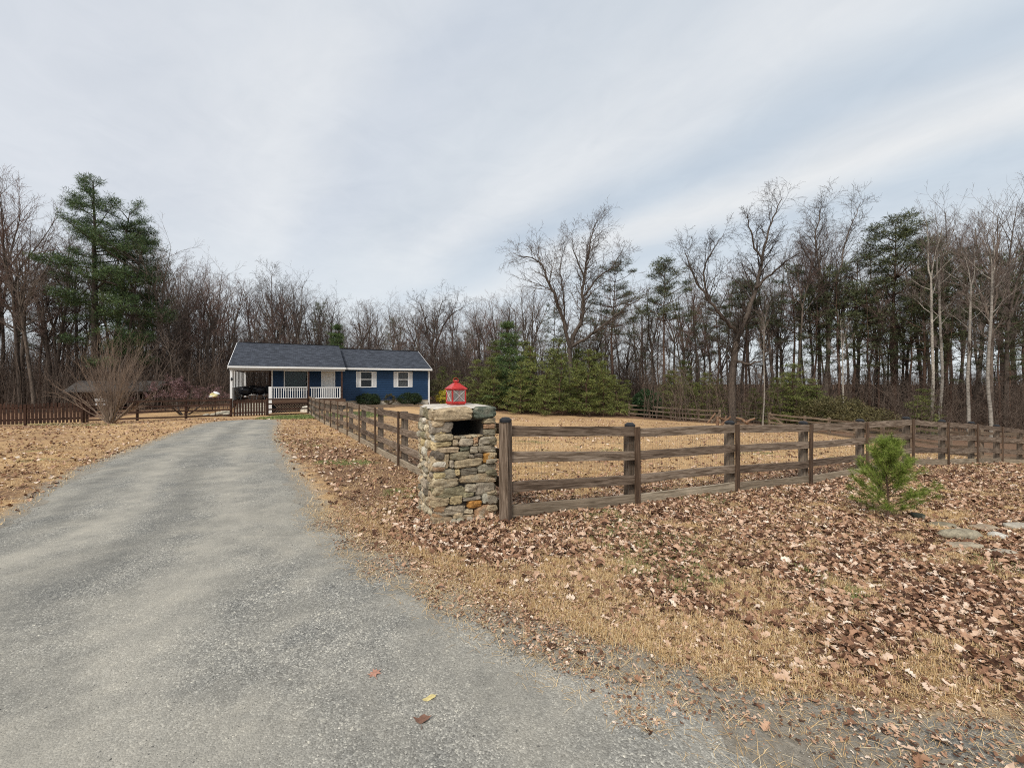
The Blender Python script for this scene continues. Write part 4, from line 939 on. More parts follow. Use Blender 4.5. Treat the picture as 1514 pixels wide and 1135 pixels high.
for k in range(4):
    T = Matrix.Rotation(k * PI / 2, 4, 'Z'); p_ = MB(); p_.box(-s + .018, -s + .003, .046, s - .018, -s + .005, hb - .014, T); po = p_.build('pane', M['lantern_glass'], lan)
    xb = MB(); w_, h_ = 2 * s - .036, hb - .06; ln = math.hypot(w_, h_); an = math.atan2(h_, w_)
    for sg in (-1, 1): xb.box(-ln / 2, -.0015, -.0013, ln / 2, .0015, .0013, T @ Matrix.Translation((0, -s - .001 - .003 * (sg > 0), .046 + h_ / 2)) @ Matrix.Rotation(sg * an, 4, 'Y'))
    xb.build('cross_bars', M['white'], po)
c_ = MB(); c_.lathe([(0, .033), (.026, .033), (.026, .15), (.018, .155), (0, .15)], 14); c_.lathe([(.002, .15), (.002, .165), (0, .166)], 6); c_.build('candle', M['wax'], lan)

# ------------------------------------------------------------------ trees
def rot_about(d, ax, a): return Matrix.Rotation(a, 3, ax) @ d
def perp(d):
    v = Vector((random.gauss(0, 1), random.gauss(0, 1), random.gauss(0, 1))); v -= d * v.dot(d); return v.normalized()
class Tree:
    def __init__(s): s.T = MB(); s.A = []; s.B = []; s.ra = []; s.rb = []; s.tips = []
    def seg(s, a, b, ra, rb): s.A.append(a); s.B.append(b); s.ra.append(ra); s.rb.append(rb)
    def limb(s, p, d, ln, r, lvl, maxl, up=.12, wander=.16, kids=(7, 6, 5, 4), ratio=.5, spread=.75, thin=.011, start=.25):
        n = max(3, min(9, int(ln / .55))) if lvl < 3 else (3 if lvl == 3 else 2); pts = [Vector(p)]; d = Vector(d).normalized(); rad = [r]
        for i_ in range(n):
            d = (d + perp(d) * random.gauss(0, wander) + Vector((0, 0, up))).normalized(); pts.append(pts[-1] + d * (ln / n)); rad.append(max(thin * .6, r * (1 - (i_ + 1) / n * .85)))
        if lvl <= 1: s.T.tube([tuple(q_) for q_ in pts], rad, 6 if lvl == 0 else 5)
        else:
            for i_ in range(n): s.seg(tuple(pts[i_]), tuple(pts[i_ + 1]), rad[i_], rad[i_ + 1])
        s.tips.append((pts[-1], d))
        if lvl < maxl:
            nk = kids[min(lvl, len(kids) - 1)]; nk = max(2, int(nk * random.uniform(.75, 1.25)))
            for k in range(nk):
                t = start + (1 - start) * (k + random.random()) / nk; f = t * n; i_ = min(n - 1, int(f)); q_ = pts[i_].lerp(pts[i_ + 1], f - i_)
                dd = (pts[i_ + 1] - pts[i_]).normalized(); ax = perp(dd); nd = rot_about(dd, ax, random.uniform(.55, 1.15) * spread)
                rl = ln * ratio * random.uniform(.6, 1.25) * (1.15 - .55 * t); rr = min(rad[i_] * .62, r * .55)
                s.limb(q_, nd, max(rl, .25), max(rr, thin), lvl + 1, maxl, up, wander * 1.1, kids, ratio, spread, thin, .15)
    def finish(s, name, trunk_mat, crown_mat, loc=(0, 0, -50), label=None, cat='tree', group=None, foliage=None, fmat=None):
        root = empty(name, loc, 0, label, cat, group)
        if foliage is not None and s.A: s.T.prisms(np.array(s.A), np.array(s.B), np.array(s.ra), np.array(s.rb)); s.A = []
        s.T.build('trunk', M[trunk_mat], root, smooth=True)
        if s.A:
            c = MB(); c.prisms(np.array(s.A), np.array(s.B), np.array(s.ra), np.array(s.rb)); c.build('crown' if foliage is None else 'branches', M[crown_mat], root)
        if foliage is not None: foliage.build('crown', M[fmat], root)
        return root
def bare(H, r=.16, clear=.35, limbs=11, llen=.3, up=.14, spread=.8, wander=.05, kids=(8, 6, 4), seed=0, fork=.62, lead=3, thin=.0075, maxl=4, crook=.05, open_=.35):
    random.seed(seed); t = Tree(); n = 10; p = Vector((0, 0, -.3)); d = Vector((random.uniform(-.05, .05), random.uniform(-.05, .05), 1)).normalized(); pts = [p.copy()]; rad = [r * 1.2]; Ht = H * fork
    for i_ in range(n):
        d = (d + perp(d) * random.gauss(0, crook) + Vector((0, 0, .08))).normalized(); p = p + d * ((Ht + .3) / n); pts.append(p.copy()); rad.append(r * (1.1 - .5 * (i_ + 1) / n))
    t.T.tube([tuple(q_) for q_ in pts], rad, 8)
    a0 = random.random() * 6
    for k in range(lead):
        az = a0 + 2 * PI * k / lead + random.uniform(-.4, .4); tl = random.uniform(.4, 1.2) * open_; q_ = pts[-1] - Vector((0, 0, .15 + .35 * k))
        dd = (d + Vector((math.cos(az), math.sin(az), 0)) * tl).normalized(); t.limb(q_, dd, (H - Ht) * random.uniform(.85, 1.08), r * (.6 - .07 * k), 1, maxl, .05, .13, (0, kids[0] + 2) + tuple(kids[1:]), .5, spread, thin, .12)
    for k in range(limbs):
        f = (clear + (fork - clear) * ((k + random.random() * .8) / limbs)) / fork * n; i_ = min(n - 1, int(f)); q_ = pts[i_].lerp(pts[i_ + 1], f - i_); tt = (k + .5) / limbs
        az = k * 2.4 + random.uniform(-.4, .4); el = random.uniform(.3, .85) + .25 * tt; dd = Vector((math.cos(az) * math.cos(el), math.sin(az) * math.cos(el), math.sin(el)))
        ln = H * llen * random.uniform(.45, 1.15) * (.7 + .4 * tt); t.limb(q_, dd, ln, r * random.uniform(.2, .42), 1, maxl, up * .6, .14, kids=(0,) + tuple(kids), ratio=.48, spread=spread, thin=thin, start=.25)
    return t
# source trees are built once, placed at their first spot, and copied afterwards
class Src:
    def __init__(s, make): s.make = make; s.root = None
    def put(s, loc, rz, sc, label, group=None, cat='tree'):
        if s.root is None:
            s.root = s.make(); r = s.root; r.location = loc; r.rotation_euler = (0, 0, rz); r.scale = sc; tag(r, label, cat, group); return r
        return dup(s.root, loc, rz, sc, label, cat, group)
SRC = {}
for k, (H_, r_, cl, li, ll, mat, tw, fk, ld, op) in enumerate([(15, .17, .40, 7, .27, 'bark', 'twig', .60, 3, .4), (16, .15, .45, 7, .2, 'bark', 'twig', .66, 3, .28), (14, .13, .33, 8, .24, 'bark', 'twig_red', .58, 3, .35), (15, .2, .33, 7, .3, 'bark', 'twig', .48, 4, .55),
                                              (13, .10, .42, 7, .2, 'bark', 'twig_red', .68, 2, .3), (16, .16, .36, 8, .22, 'bark', 'twig', .55, 3, .32)]):
    SRC['b%d' % k] = Src(lambda H_=H_, r_=r_, cl=cl, li=li, ll=ll, mat=mat, tw=tw, k=k, fk=fk, ld=ld, op=op: bare(H_, r_, cl, li, ll, seed=100 + k, fork=fk, lead=ld, open_=op).finish('bare_tree', mat, tw))
SRC['sapling'] = Src(lambda: bare(6, .045, .2, 8, .28, seed=300, kids=(6, 4, 3), maxl=3, thin=.006, fork=.7, lead=2).finish('bare_sapling', 'bark', 'twig'))
SRC['sapling2'] = Src(lambda: bare(7, .05, .25, 8, .24, seed=305, kids=(6, 5, 3), maxl=3, thin=.006, fork=.7, lead=2).finish('bare_sapling', 'bark', 'twig_red'))
SRC['birch'] = Src(lambda: bare(17, .13, .4, 8, .16, seed=320, up=.2, spread=.6, fork=.72, lead=2, open_=.25).finish('pale_barked_tree', 'birch', 'twig'))

def clumps(mb, centers, size, n, ln, w, flat=.5, droop=0., rng=RNG):
    """needle tufts: n thin triangles round every centre"""
    C = np.asarray(centers, float); m = len(C); s = np.broadcast_to(np.asarray(size, float), (m,))
    off = rng.normal(0, 1, (m, n, 3)); off /= np.linalg.norm(off, axis=2)[..., None] + 1e-9; rr = rng.random((m, n, 1)) ** .5
    off[..., 2] *= flat; P = C[:, None] + off * rr * s[:, None, None]
    d = off + rng.normal(0, .5, off.shape); d[..., 2] += .25 - droop; d /= np.linalg.norm(d, axis=2)[..., None] + 1e-9
    sd = np.cross(d, rng.normal(0, 1, d.shape)); sd /= np.linalg.norm(sd, axis=2)[..., None] + 1e-9
    l = ln * rng.uniform(.6, 1.3, (m, n, 1)); V = np.stack([P - sd * w, P + sd * w, P + d * l], 2).reshape(-1, 3)
    k = np.arange(m * n)[:, None] * 3; mb.add(V, k + np.array([[0, 1, 2]]))
def pine(H, r=.17, clear=.55, whorls=9, per=5, reach=.19, size=.5, n=30, ln=.32, w=.022, mat='ndl_dark', seed=0, shape='umbrella', dead=8, flat=.45, tm='pine_bark', name='tall_pine', sub=4):
    random.seed(seed); rng = np.random.default_rng(seed); t = Tree(); ns = 12; pts = []; rad = []; ox = oy = 0
    for i_ in range(ns + 1):
        pts.append(Vector((ox, oy, -.3 + (H + .1) * i_ / ns))); rad.append(max(.03, r * (1.12 - i_ / ns))); ox += random.gauss(0, .06); oy += random.gauss(0, .06)
    t.T.tube([tuple(q_) for q_ in pts], rad, 8); cs = []; ss = []
    def at(f): f = min(max(f, 0), .999) * ns; i_ = int(f); return pts[i_].lerp(pts[i_ + 1], f - i_)
    for k in range(dead):
        f = random.uniform(.25, clear + .05); az = random.uniform(0, 6.28); t.limb(at(f), Vector((math.cos(az), math.sin(az), random.uniform(-.2, .2))), random.uniform(.5, 1.8), .03, 2, 3, -.02, .2, (0, 0, 3), .4, .8, .01)
    for wv in range(whorls):
        f = clear + (1 - clear) * (wv + random.uniform(0, .6)) / whorls; u = (f - clear) / (1 - clear)
        if shape == 'umbrella': rl = reach * H * (.65 + .5 * math.sin(PI * min(1, u * .8 + .25))) * (1.0 if u < .8 else .8)
        elif shape == 'cone': rl = reach * H * (1.05 - u) + .25
        else: rl = reach * H * (.35 + .9 * math.sin(PI * (u * .75 + .2)))
        for k in range(per):
            az = 2 * PI * (k + random.random()) / per + wv; el = {'umbrella': .12 + .75 * u, 'cone': .12 + .5 * u, 'plume': .05 + .55 * u}.get(shape, .3); L_ = rl * random.uniform(.45, 1.2)
            d = Vector((math.cos(az) * math.cos(el), math.sin(az) * math.cos(el), math.sin(el))); p = at(f); nb = 5; q_ = Vector(p); path = [q_.copy()]
            for i_ in range(nb):
                d = (d + perp(d) * .12 + Vector((0, 0, .03 if shape != 'umbrella' else .06))).normalized(); q_ = q_ + d * L_ / nb; path.append(q_.copy())
            rb = max(.014, .04 * L_ / 2)
            for i_ in range(nb): t.seg(tuple(path[i_]), tuple(path[i_ + 1]), rb * (1 - i_ / nb * .8), rb * (1 - (i_ + 1) / nb * .8))
            for j in range(max(2, int(sub * L_))):
                u2 = random.uniform(.35 if shape != 'cone' else .15, 1.); i_ = min(nb - 1, int(u2 * nb)); b_ = path[i_].lerp(path[i_ + 1], u2 * nb - i_)
                sd = d.cross(Vector((0, 0, 1))).normalized() * random.choice((-1, 1)); e_ = b_ + (sd * random.uniform(.1, .42) + d * random.uniform(.0, .3)) * L_ * (1.2 - u2) + Vector((0, 0, random.uniform(-.05, .22)))
                t.seg(tuple(b_), tuple(e_), .012, .006); cs.append(tuple(e_)); ss.append(size * random.uniform(.6, 1.2))
            cs.append(tuple(path[-1])); ss.append(size * random.uniform(.7, 1.2))
    if shape != 'cone':
        for k in range(6): q_ = at(.97); cs.append((q_.x + random.gauss(0, .3), q_.y + random.gauss(0, .3), q_.z + random.uniform(-.2, .3))); ss.append(size)
    else: cs.append(tuple(at(.99))); ss.append(size * .5); cs.append(tuple(at(.95))); ss.append(size * .7)
    fo = MB(); clumps(fo, cs, ss, n, ln, w, flat, rng=rng)
    return t.finish(name, tm, tm, foliage=fo, fmat=mat)
SRC['p0'] = Src(lambda: pine(17, .18, .55, 10, 5, .17, .55, 34, .3, .02, 'ndl_olive', 11, 'umbrella'))
SRC['p1'] = Src(lambda: pine(16, .15, .52, 10, 4, .14, .42, 24, .28, .02, 'ndl_olive', 12, 'plume'))
SRC['p2'] = Src(lambda: pine(15, .14, .62, 8, 5, .15, .48, 28, .28, .02, 'ndl_olive', 13, 'umbrella'))
SRC['p3'] = Src(lambda: pine(13, .12, .42, 10, 4, .15, .38, 20, .26, .02, 'ndl_olive', 14, 'plume', name='scrub_pine', sub=3))
SRC['y0'] = Src(lambda: pine(5, .06, .05, 10, 5, .33, .2, 22, .2, .014, 'ndl_young', 21, 'cone', dead=0, flat=.6, name='young_pine', sub=5))
SRC['y1'] = Src(lambda: pine(6, .07, .05, 11, 5, .26, .22, 22, .2, .014, 'ndl_young', 22, 'cone', dead=0, flat=.5, name='young_pine', sub=6))
SRC['y2'] = Src(lambda: pine(8, .1, .06, 17, 6, .2, .36, 36, .22, .016, 'ndl_dark', 23, 'cone', dead=0, flat=.45, name='young_pine', sub=5))

def put(kind, px, Y, top=None, h=None, H0_=None, rz=None, label=None, group=None, cat='tree', wide=1.):
    """stand a tree at bearing px, depth Y, its top reaching photo row `top`"""
    base = {'b0': 15, 'b1': 16, 'b2': 14, 'b3': 15, 'b4': 13, 'b5': 16, 'sapling': 6, 'sapling2': 7, 'birch': 17, 'p0': 17, 'p1': 16, 'p2': 15, 'p3': 13, 'y0': 5, 'y1': 6, 'y2': 8}[kind]
    x = W(px, Y); z = g(x, Y)
    if h is None: h = HC + (YH - top) * Y / F - z
    s_ = h / base; sx = (s_ * .5 + .5 if kind[0] == 'b' else s_) * wide
    return SRC[kind].put((x, Y, z), rz if rz is not None else random.uniform(0, 6.28), (sx, sx, s_), label, group, cat)

# --- hero bare trees with authored limbs (drawn in their own plane at depth Y, each limb given a depth offset)
def hero(px0, Y, limbs, r, label, seed, kids=(0, 9, 9, 5), bark_='bark', tw='dark_twig', cat='tree', thin=.011, llen=.55, name='bare_tree'):
    random.seed(seed); t = Tree(); x0 = W(px0, Y); z0 = g(x0, Y)
    for (pts, r0, r1, dy) in limbs:
        P = []; n_ = len(pts)
        for k, (px, py) in enumerate(pts):
            yy = dy[0] + (dy[1] - dy[0]) * k / (n_ - 1); dep = Y + yy
            zz = HC + (YH - py) * dep / F - z0 if py < 600 else -.3
            P.append(Vector((W(px, dep) - x0, yy, zz)))
        # resample smoothly
        Q = []; 
        for k in range(n_ - 1):
            a_ = P[max(k - 1, 0)]; b_ = P[k]; c_ = P[k + 1]; d_ = P[min(k + 2, n_ - 1)]
            for j in range(5):
                u = j / 5; Q.append(.5 * ((2 * b_) + (c_ - a_) * u + (2 * a_ - 5 * b_ + 4 * c_ - d_) * u * u + (3 * b_ - a_ - 3 * c_ + d_) * u ** 3))
        Q.append(P[-1]); m_ = len(Q)
        for q_ in Q[1:-1]: q_ += Vector((random.gauss(0, .04), random.gauss(0, .08), random.gauss(0, .04)))
        R_ = [r0 + (r1 - r0) * k / (m_ - 1) for k in range(m_)]
        t.T.tube([tuple(q_) for q_ in Q], R_, 8)
        L_ = sum((Q[k + 1] - Q[k]).length for k in range(m_ - 1)); nk = int(L_ * 2.1)
        s0 = .42 if r0 > .2 and len(limbs) > 1 and pts[0][1] > 600 else .12
        for k in range(nk):
            f = (s0 + (1 - s0) * (k + random.random()) / nk) * (m_ - 1); i_ = min(m_ - 2, int(f)); q_ = Q[i_].lerp(Q[i_ + 1], f - i_); dd = (Q[i_ + 1] - Q[i_]).normalized()
            nd = rot_about(dd, perp(dd), random.uniform(.45, .95)); nd.z += .25; nd.normalize()
            t.limb(q_, nd, min(4.8, L_ * llen) * random.uniform(.4, .95) * (1.15 - .5 * f / m_), min(R_[i_] * .45, .06), 2, 4, .015, .17, kids, .52, 1.05, thin, .15)
    rt = t.finish(name, bark_, tw, (x0, Y, z0), label, cat); return rt
hero(842, 42, [([(842, 613), (845, 570), (843, 515), (860, 470), (862, 425), (868, 380), (880, 330)], .32, .04, (0, 0)),
               ([(843, 515), (825, 450), (810, 415), (798, 388), (768, 378)], .20, .03, (0, -2)),
               ([(843, 520), (836, 480), (832, 430), (828, 400), (835, 365)], .13, .02, (0, 2)),
               ([(846, 512), (880, 490), (905, 470), (930, 452), (950, 440)], .16, .025, (0, -1)),
               ([(861, 440), (885, 410), (905, 395), (920, 370)], .11, .02, (0, 1.5)), ([(864, 410), (850, 375), (845, 345)], .09, .02, (0, -1))], .3,
     'big bare oak with wide forked crown above the young pines right of the lantern', 41)
hero(1083, 39, [([(1083, 622), (1082, 580), (1083, 540), (1090, 500), (1098, 480)], .36, .24, (0, 0)),
                ([(1098, 480), (1115, 435), (1122, 405), (1128, 370), (1140, 330), (1155, 295)], .22, .03, (0, 1)),
                ([(1117, 425), (1140, 405), (1165, 385), (1190, 368)], .13, .02, (0, -2)),
                ([(1092, 492), (1070, 470), (1045, 440), (1025, 405), (1012, 370)], .19, .025, (0, -1)),
                ([(1050, 447), (1040, 410), (1050, 375), (1070, 345)], .11, .02, (0, 1)),
                ([(1086, 530), (1105, 538), (1125, 534), (1145, 528)], .13, .02, (0, -2)), ([(1126, 385), (1110, 350), (1105, 315)], .10, .02, (0, -1))], .36,
     'large dark bare oak with crooked spreading limbs behind the driftwood in the field', 42, bark_='bark')
hero(1215, 44, [([(1215, 622), (1222, 560), (1226, 500), (1222, 450), (1212, 400), (1205, 350), (1215, 305)], .22, .03, (0, 0)), ([(1222, 450), (1240, 400), (1252, 350), (1272, 300)], .13, .02, (0, 2)), ([(1214, 410), (1195, 380), (1180, 360)], .1, .02, (0, -1))],
     .2, 'tall bare tree with upright twin crown between the dark oak and the round topped pine', 43)
hero(640, 62, [([(640, 612), (638, 570), (640, 530), (632, 490), (622, 450)], .28, .05, (0, 0)), ([(640, 530), (652, 490), (668, 465), (688, 455)], .16, .03, (0, 1)), ([(636, 505), (620, 485), (603, 470)], .12, .02, (0, -1)), ([(645, 510), (648, 470), (655, 442)], .12, .02, (0, 1))],
     .25, 'rounded bare tree rising right of the house roof end', 44)
hero(403, 58, [([(403, 620), (402, 560), (403, 500), (402, 450), (401, 400)], .18, .02, (0, 0)), ([(403, 480), (392, 450), (386, 425)], .09, .02, (0, 1)), ([(403, 470), (415, 445), (420, 420)], .08, .02, (0, -1))],
     .2, 'slender bare tree with the tallest crown above the porch roof ridge', 45)
# --- hero white pine on the left: two stems, long level plumes
def white_pine():
    random.seed(51); rng = np.random.default_rng(51); Y = 37.; x0 = W(140, Y); z0 = g(x0, Y); t = Tree(); cs = []; ss = []
    def stem(dx, dy, top, r):
        P = [Vector((dx * k / 10 + random.gauss(0, .05), dy * k / 10, -.3 + (top - z0 + .3) * k / 10)) for k in range(11)]
        P = [Vector((p.x + (0 if dx == 0 else dx * .6), p.y + (0 if dy == 0 else .5), p.z)) for p in P]
        t.T.tube([tuple(p) for p in P], [r * (1.1 - k / 10.2) for k in range(11)], 8); return P
    def zof(py): return HC + (YH - py) * Y / F
    S1 = stem(0, 0, zof(268), .34); S2 = stem(1.2, .8, zof(305), .26); S3 = stem(2.6, -.6, zof(372), .18)
    prof = [(265, .4, .4), (282, 1.5, 1.3), (300, 2.4, 2.0), (330, 3.5, 3.4), (360, 3.3, 4.2), (400, 3.4, 5.0), (430, 3.4, 5.3), (460, 2.2, 5.6), (490, 1.0, 5.8), (520, .3, 4.6), (545, .2, 4.0)]
    def prof_at(z):
        py = YH - (z - HC) * F / Y
        for (a_, b_) in zip(prof[:-1], prof[1:]):
            if a_[0] <= py <= b_[0]: u = (py - a_[0]) / (b_[0] - a_[0]); return a_[1] + (b_[1] - a_[1]) * u, a_[2] + (b_[2] - a_[2]) * u
        return (.2, .2)
    for S, cnt in ((S1, 72), (S2, 60), (S3, 44)):
        for k in range(cnt):
            f = .18 + .815 * (k + random.random()) / cnt; f *= 10; i_ = min(9, int(f)); p = S[i_].lerp(S[i_ + 1], f - i_); az = random.uniform(0, 2 * PI); c = math.cos(az)
            l_, r_ = prof_at(p.z + z0); L_ = (r_ - p.x if c > 0 else l_ + p.x) * (abs(c)) + (l_ + r_) * .38 * (1 - abs(c)); L_ *= random.uniform(.5, 1.12)
            if L_ < .5: L_ = .5
            if p.z < 5.5 and c < .3: continue
            if p.z < 11.0 and c < .0 and random.random() < .72: continue
            if p.z > 11 and random.random() < .12: continue
            el = .02 + random.uniform(-.12, .3) + .55 * max(0, (f / 10 - .6)) * 1.8; d = Vector((c * math.cos(el), math.sin(az) * math.cos(el), math.sin(el))); path = [Vector(p)]
            for j in range(6): d = (d + perp(d) * .09 + Vector((0, 0, .045 if j > 2 else -.01))).normalized(); path.append(path[-1] + d * L_ / 6)
            rb = .025 + .014 * L_
            for j in range(6): t.seg(tuple(path[j]), tuple(path[j + 1]), rb * (1 - j / 6.6), rb * (1 - (j + 1) / 6.6))
            for j in range(int(L_ * 8) + 4):
                u = random.uniform(.32, 1.) * 6; i2 = min(5, int(u)); b_ = path[i2].lerp(path[i2 + 1], u - i2); sd = d.cross(Vector((0, 0, 1))).normalized() * random.choice((-1, 1))
                e_ = b_ + sd * random.uniform(.1, .36) * L_ * (1.25 - u / 6) + d * random.uniform(.1, .4) + Vector((0, 0, random.uniform(-.22, .38)))
                t.seg(tuple(b_), tuple(e_), .014, .007); cs.append(tuple(e_)); ss.append(random.uniform(.22, .5))
    fo = MB(); clumps(fo, cs, ss, 31, .24, .016, .6, rng=rng)
    r_ = t.finish('white_pine', 'bark', 'pine_bark', (x0, Y, z0), 'tallest dark green pine with layered branches on the left behind the bare shrub', 'tree', foliage=fo, fmat='ndl_dark')
white_pine()
# --- the round topped pine on the right
put('p0', 1322, 43, top=330, label='tall pine with a rounded green top above the right-hand woods', rz=.5, wide=1.15)
put('p2', 981, 44, top=388, label='straight pine with an umbrella crown midway between the two big oaks', wide=1.0)
put('p1', 905, 45, top=388, label='dark slender pine touching the right side of the forked oak')
put('p2', 1103, 47, top=415, label='pine crown seen through the crooked dark oak', wide=1.1)
put('p1', 1172, 46, top=398, label='pine just right of the crooked dark oak')
put('p3', 818, 48, top=452, label='small pine crown left of the forked oak trunk')
put('p3', 475, 60, top=450, label='small pine standing above the middle of the house roof', wide=.8)
put('y2', 498, 52, top=478, label='bushy green pine just above the roof joint of the house')
put('p3', 690, 66, top=490, label='small dark pine behind the bare trees right of the house')
put('p3', 585, 62, top=472, label='dull green pine above the right half of the roof')
GP = 'olive pines in the right-hand woods'
for (px, Y, top, k) in [(1240, 43, 395, 'p3'), (1262, 45, 385, 'p1'), (1205, 44, 420, 'p3'), (1285, 42, 420, 'p3'), (1365, 40, 392, 'p3'), (1400, 39, 395, 'p1'), (1345, 41, 425, 'p3'), (1225, 44, 440, 'p3'), (1300, 42, 455, 'p3')]:
    put(k, px, Y, top=top, label='olive green pine among bare trees left and right of the round topped pine', group=GP)
for (px, Y, top, k) in [(1432, 38, 372, 'p1'), (1490, 37, 378, 'p3'), (1512, 39, 400, 'p1'), (1585, 38, 380, 'p1'), (1478, 35, 450, 'p3'), (1405, 37, 460, 'p3'), (1530, 36, 440, 'p3'), (1465, 40, 420, 'p3')]:
    put(k, px, Y, top=top, label='dark pine in the dense woods at the right edge', group='pines at the right edge')
for (px, Y, top, k) in [(1140, 50, 440, 'p3'), (1020, 50, 455, 'p3'), (950, 52, 455, 'p3'), (875, 54, 470, 'p1'), (1062, 49, 440, 'p1')]:
    put(k, px, Y, top=top, label='thin pine in the woods between the two big oaks', group='pines between the two oaks')
for (px, Y, top, k) in [(60, 42, 395, 'p3'), (95, 45, 400, 'p3'), (215, 46, 420, 'p3')]:
    put(k, px, Y, top=top, label='thin dull pine beside the tallest left pine', group='thin pines near the tallest pine')
# --- pale trunks
for px, Y, top, lb in [(1379, 33, 315, 'pale barked tree, left one of the white pair behind the right fence'), (1389, 33.6, 325, 'pale barked tree, right one of the white pair behind the right fence'),
                       (1432, 31, 330, 'pale mottled trunk standing alone right of the white pair'), (1466, 30, 310, 'thick grey trunk near the right edge behind the fence'), (1128, 36, 455, 'thin white stem just behind the wire gate'), (1247, 37, 470, 'thin pale sapling behind the far fence left of the small pine')]:
    put('birch', px, Y, top=top, label=lb, wide=.85 if top < 400 else .55)
# --- understorey evergreens
ug = 'young green pines along the far side of the field'
for k, (px, Y, top) in enumerate([(708, 41, 532), (727, 39.5, 525), (768, 38, 535), (790, 40.5, 508), (805, 37.5, 545), (832, 38.5, 518), (855, 40, 532), (872, 38, 513), (893, 39.5, 536), (912, 41, 552), (820, 43, 500), (742, 43, 500), (885, 43, 522), (925, 43, 560), (780, 44, 505), (850, 44, 512)]):
    put(('y0', 'y1')[k % 2], px, Y, top=top, wide=1.2, label='bushy young green pine in the row beyond the field', group=ug)
put('y2', 752, 41, top=474, label='dark pointed evergreen, tallest in the row right of the lantern', wide=1.25)
for k, (px, Y, top) in enumerate([(985, 44, 555), (1000, 43, 545), (1022, 42.5, 556), (1043, 42, 548), (1062, 42.5, 560), (1010, 46, 530)]):
    put(('y0', 'y1')[k % 2], px, Y, top=top, wide=1.3, label='bushy green pine behind the far rail fence left of the dark oak trunk', group='green pines behind the far rail fence')
for k, (px, Y, top) in enumerate([(1118, 41, 572), (1150, 39, 558), (1172, 38.5, 548), (1192, 38, 560), (1212, 37, 568), (1165, 42, 538)]):
    put(('y1', 'y0')[k % 2], px, Y, top=top, wide=1.4, label='low dark evergreen thicket pine right of the wire gate', group='evergreens right of the wire gate')
put('y0', 1362, 32.5, top=575, wide=1.3, label='small bright evergreen at the foot of the white barked pair')
put('y1', 655, 48, top=540, wide=1.3, label='green young pine behind the yellow shrub', group=None)
put('y0', 672, 46, top=548, wide=1.3, label='green young pine directly behind the red lantern')
# --- broadleaf bushes
def bush(w, h, n, mat, seed, leaf=(.05, .022), dense=26, name='bush', low=0.):
    random.seed(seed); rng = np.random.default_rng(seed); t = Tree()
    for k in range(14):
        az = random.uniform(0, 6.28); t.limb(Vector((0, 0, -.05)), Vector((math.cos(az) * w / h, math.sin(az) * w / h, 1.1)), h * .8, .02, 2, 3, .02, .15, (0, 0, 4), .5, .7, .005)
    t.T.tube([(0, 0, -.1), (.01, 0, .12)], [.035, .025], 6)
    d = rng.normal(0, 1, (n, 3)); d /= np.linalg.norm(d, axis=1)[:, None]; rr = .72 + .28 * rng.random(n) ** .5; lump = 1 + .13 * np.sin(d[:, 0] * 5 + seed) * np.cos(d[:, 1] * 4 + d[:, 2] * 5)
    C = d * (rr * lump)[:, None] * np.array([w / 2, w / 2, h / 2]); C[:, 2] += h / 2; C = C[C[:, 2] > low]
    fo = MB(); clumps(fo, C, .09 * max(w, h), dense, leaf[0], leaf[1], .8, rng=rng)
    return t.finish(name, 'bark', 'brush', foliage=fo, fmat=mat, cat='shrub')
SRC['box'] = Src(lambda: bush(1.9, 1.15, 420, 'boxwood', 61, name='round_shrub', low=.03, dense=40))
def put_b(s, px, Y, label, sc=(1, 1, 1), group=None, cat='shrub', dz=0.):
    x = W(px, Y); return SRC[s].put((x, Y, g(x, Y) + dz), random.uniform(0, 6), sc, label, group, cat)
put_b('box', 545, 35.4, 'round dark shrub under the left shuttered window', (.98, .98, .88)); put_b('box', 605.5, 37.2, 'wide dark shrub under the right shuttered window', (1.12, 1.05, .86))
SRC['thin'] = Src(lambda: bush(.9, .95, 60, 'olive_bush', 62, dense=22, name='sparse_shrub')); put_b('thin', 576, 36.4, 'sparse small shrub between the two round dark shrubs')
SRC['holly'] = Src(lambda: bush(2.6, 2.7, 420, 'holly', 63, leaf=(.12, .05), dense=40, name='holly_bush')); put_b('holly', 956, 42.8, 'round dark holly bush at the far fence end between the green pines')
SRC['olive'] = Src(lambda: bush(3.6, 2.8, 170, 'olive_bush', 64, leaf=(.16, .03), dense=26, name='olive_bush'))
for px, Y, sc in [(1215, 36, (1, 1, .9)), (1238, 35, (1, .9, 1.0)), (1262, 34, (.9, .9, .8)), (1290, 33.5, (.9, .9, .7))]: put_b('olive', px, Y, 'tangled olive brown bush behind the far fence above the small pine', sc, 'olive bushes behind the far fence')
for px, Y, sc in [(646, 44, (.8, .8, .8)), (690, 44, (1, 1, .8)), (718, 43, (.9, 1, .7))]: put_b('olive', px, Y, 'low olive bush at the wood edge right of the house', sc, 'olive bushes right of the house')
SRC['fors'] = Src(lambda: bush(1.3, 1.3, 90, 'forsythia', 65, leaf=(.10, .035), dense=24, name='yellow_shrub')); put_b('fors', 655, 40, 'small yellow flowering shrub just left of the red lantern')
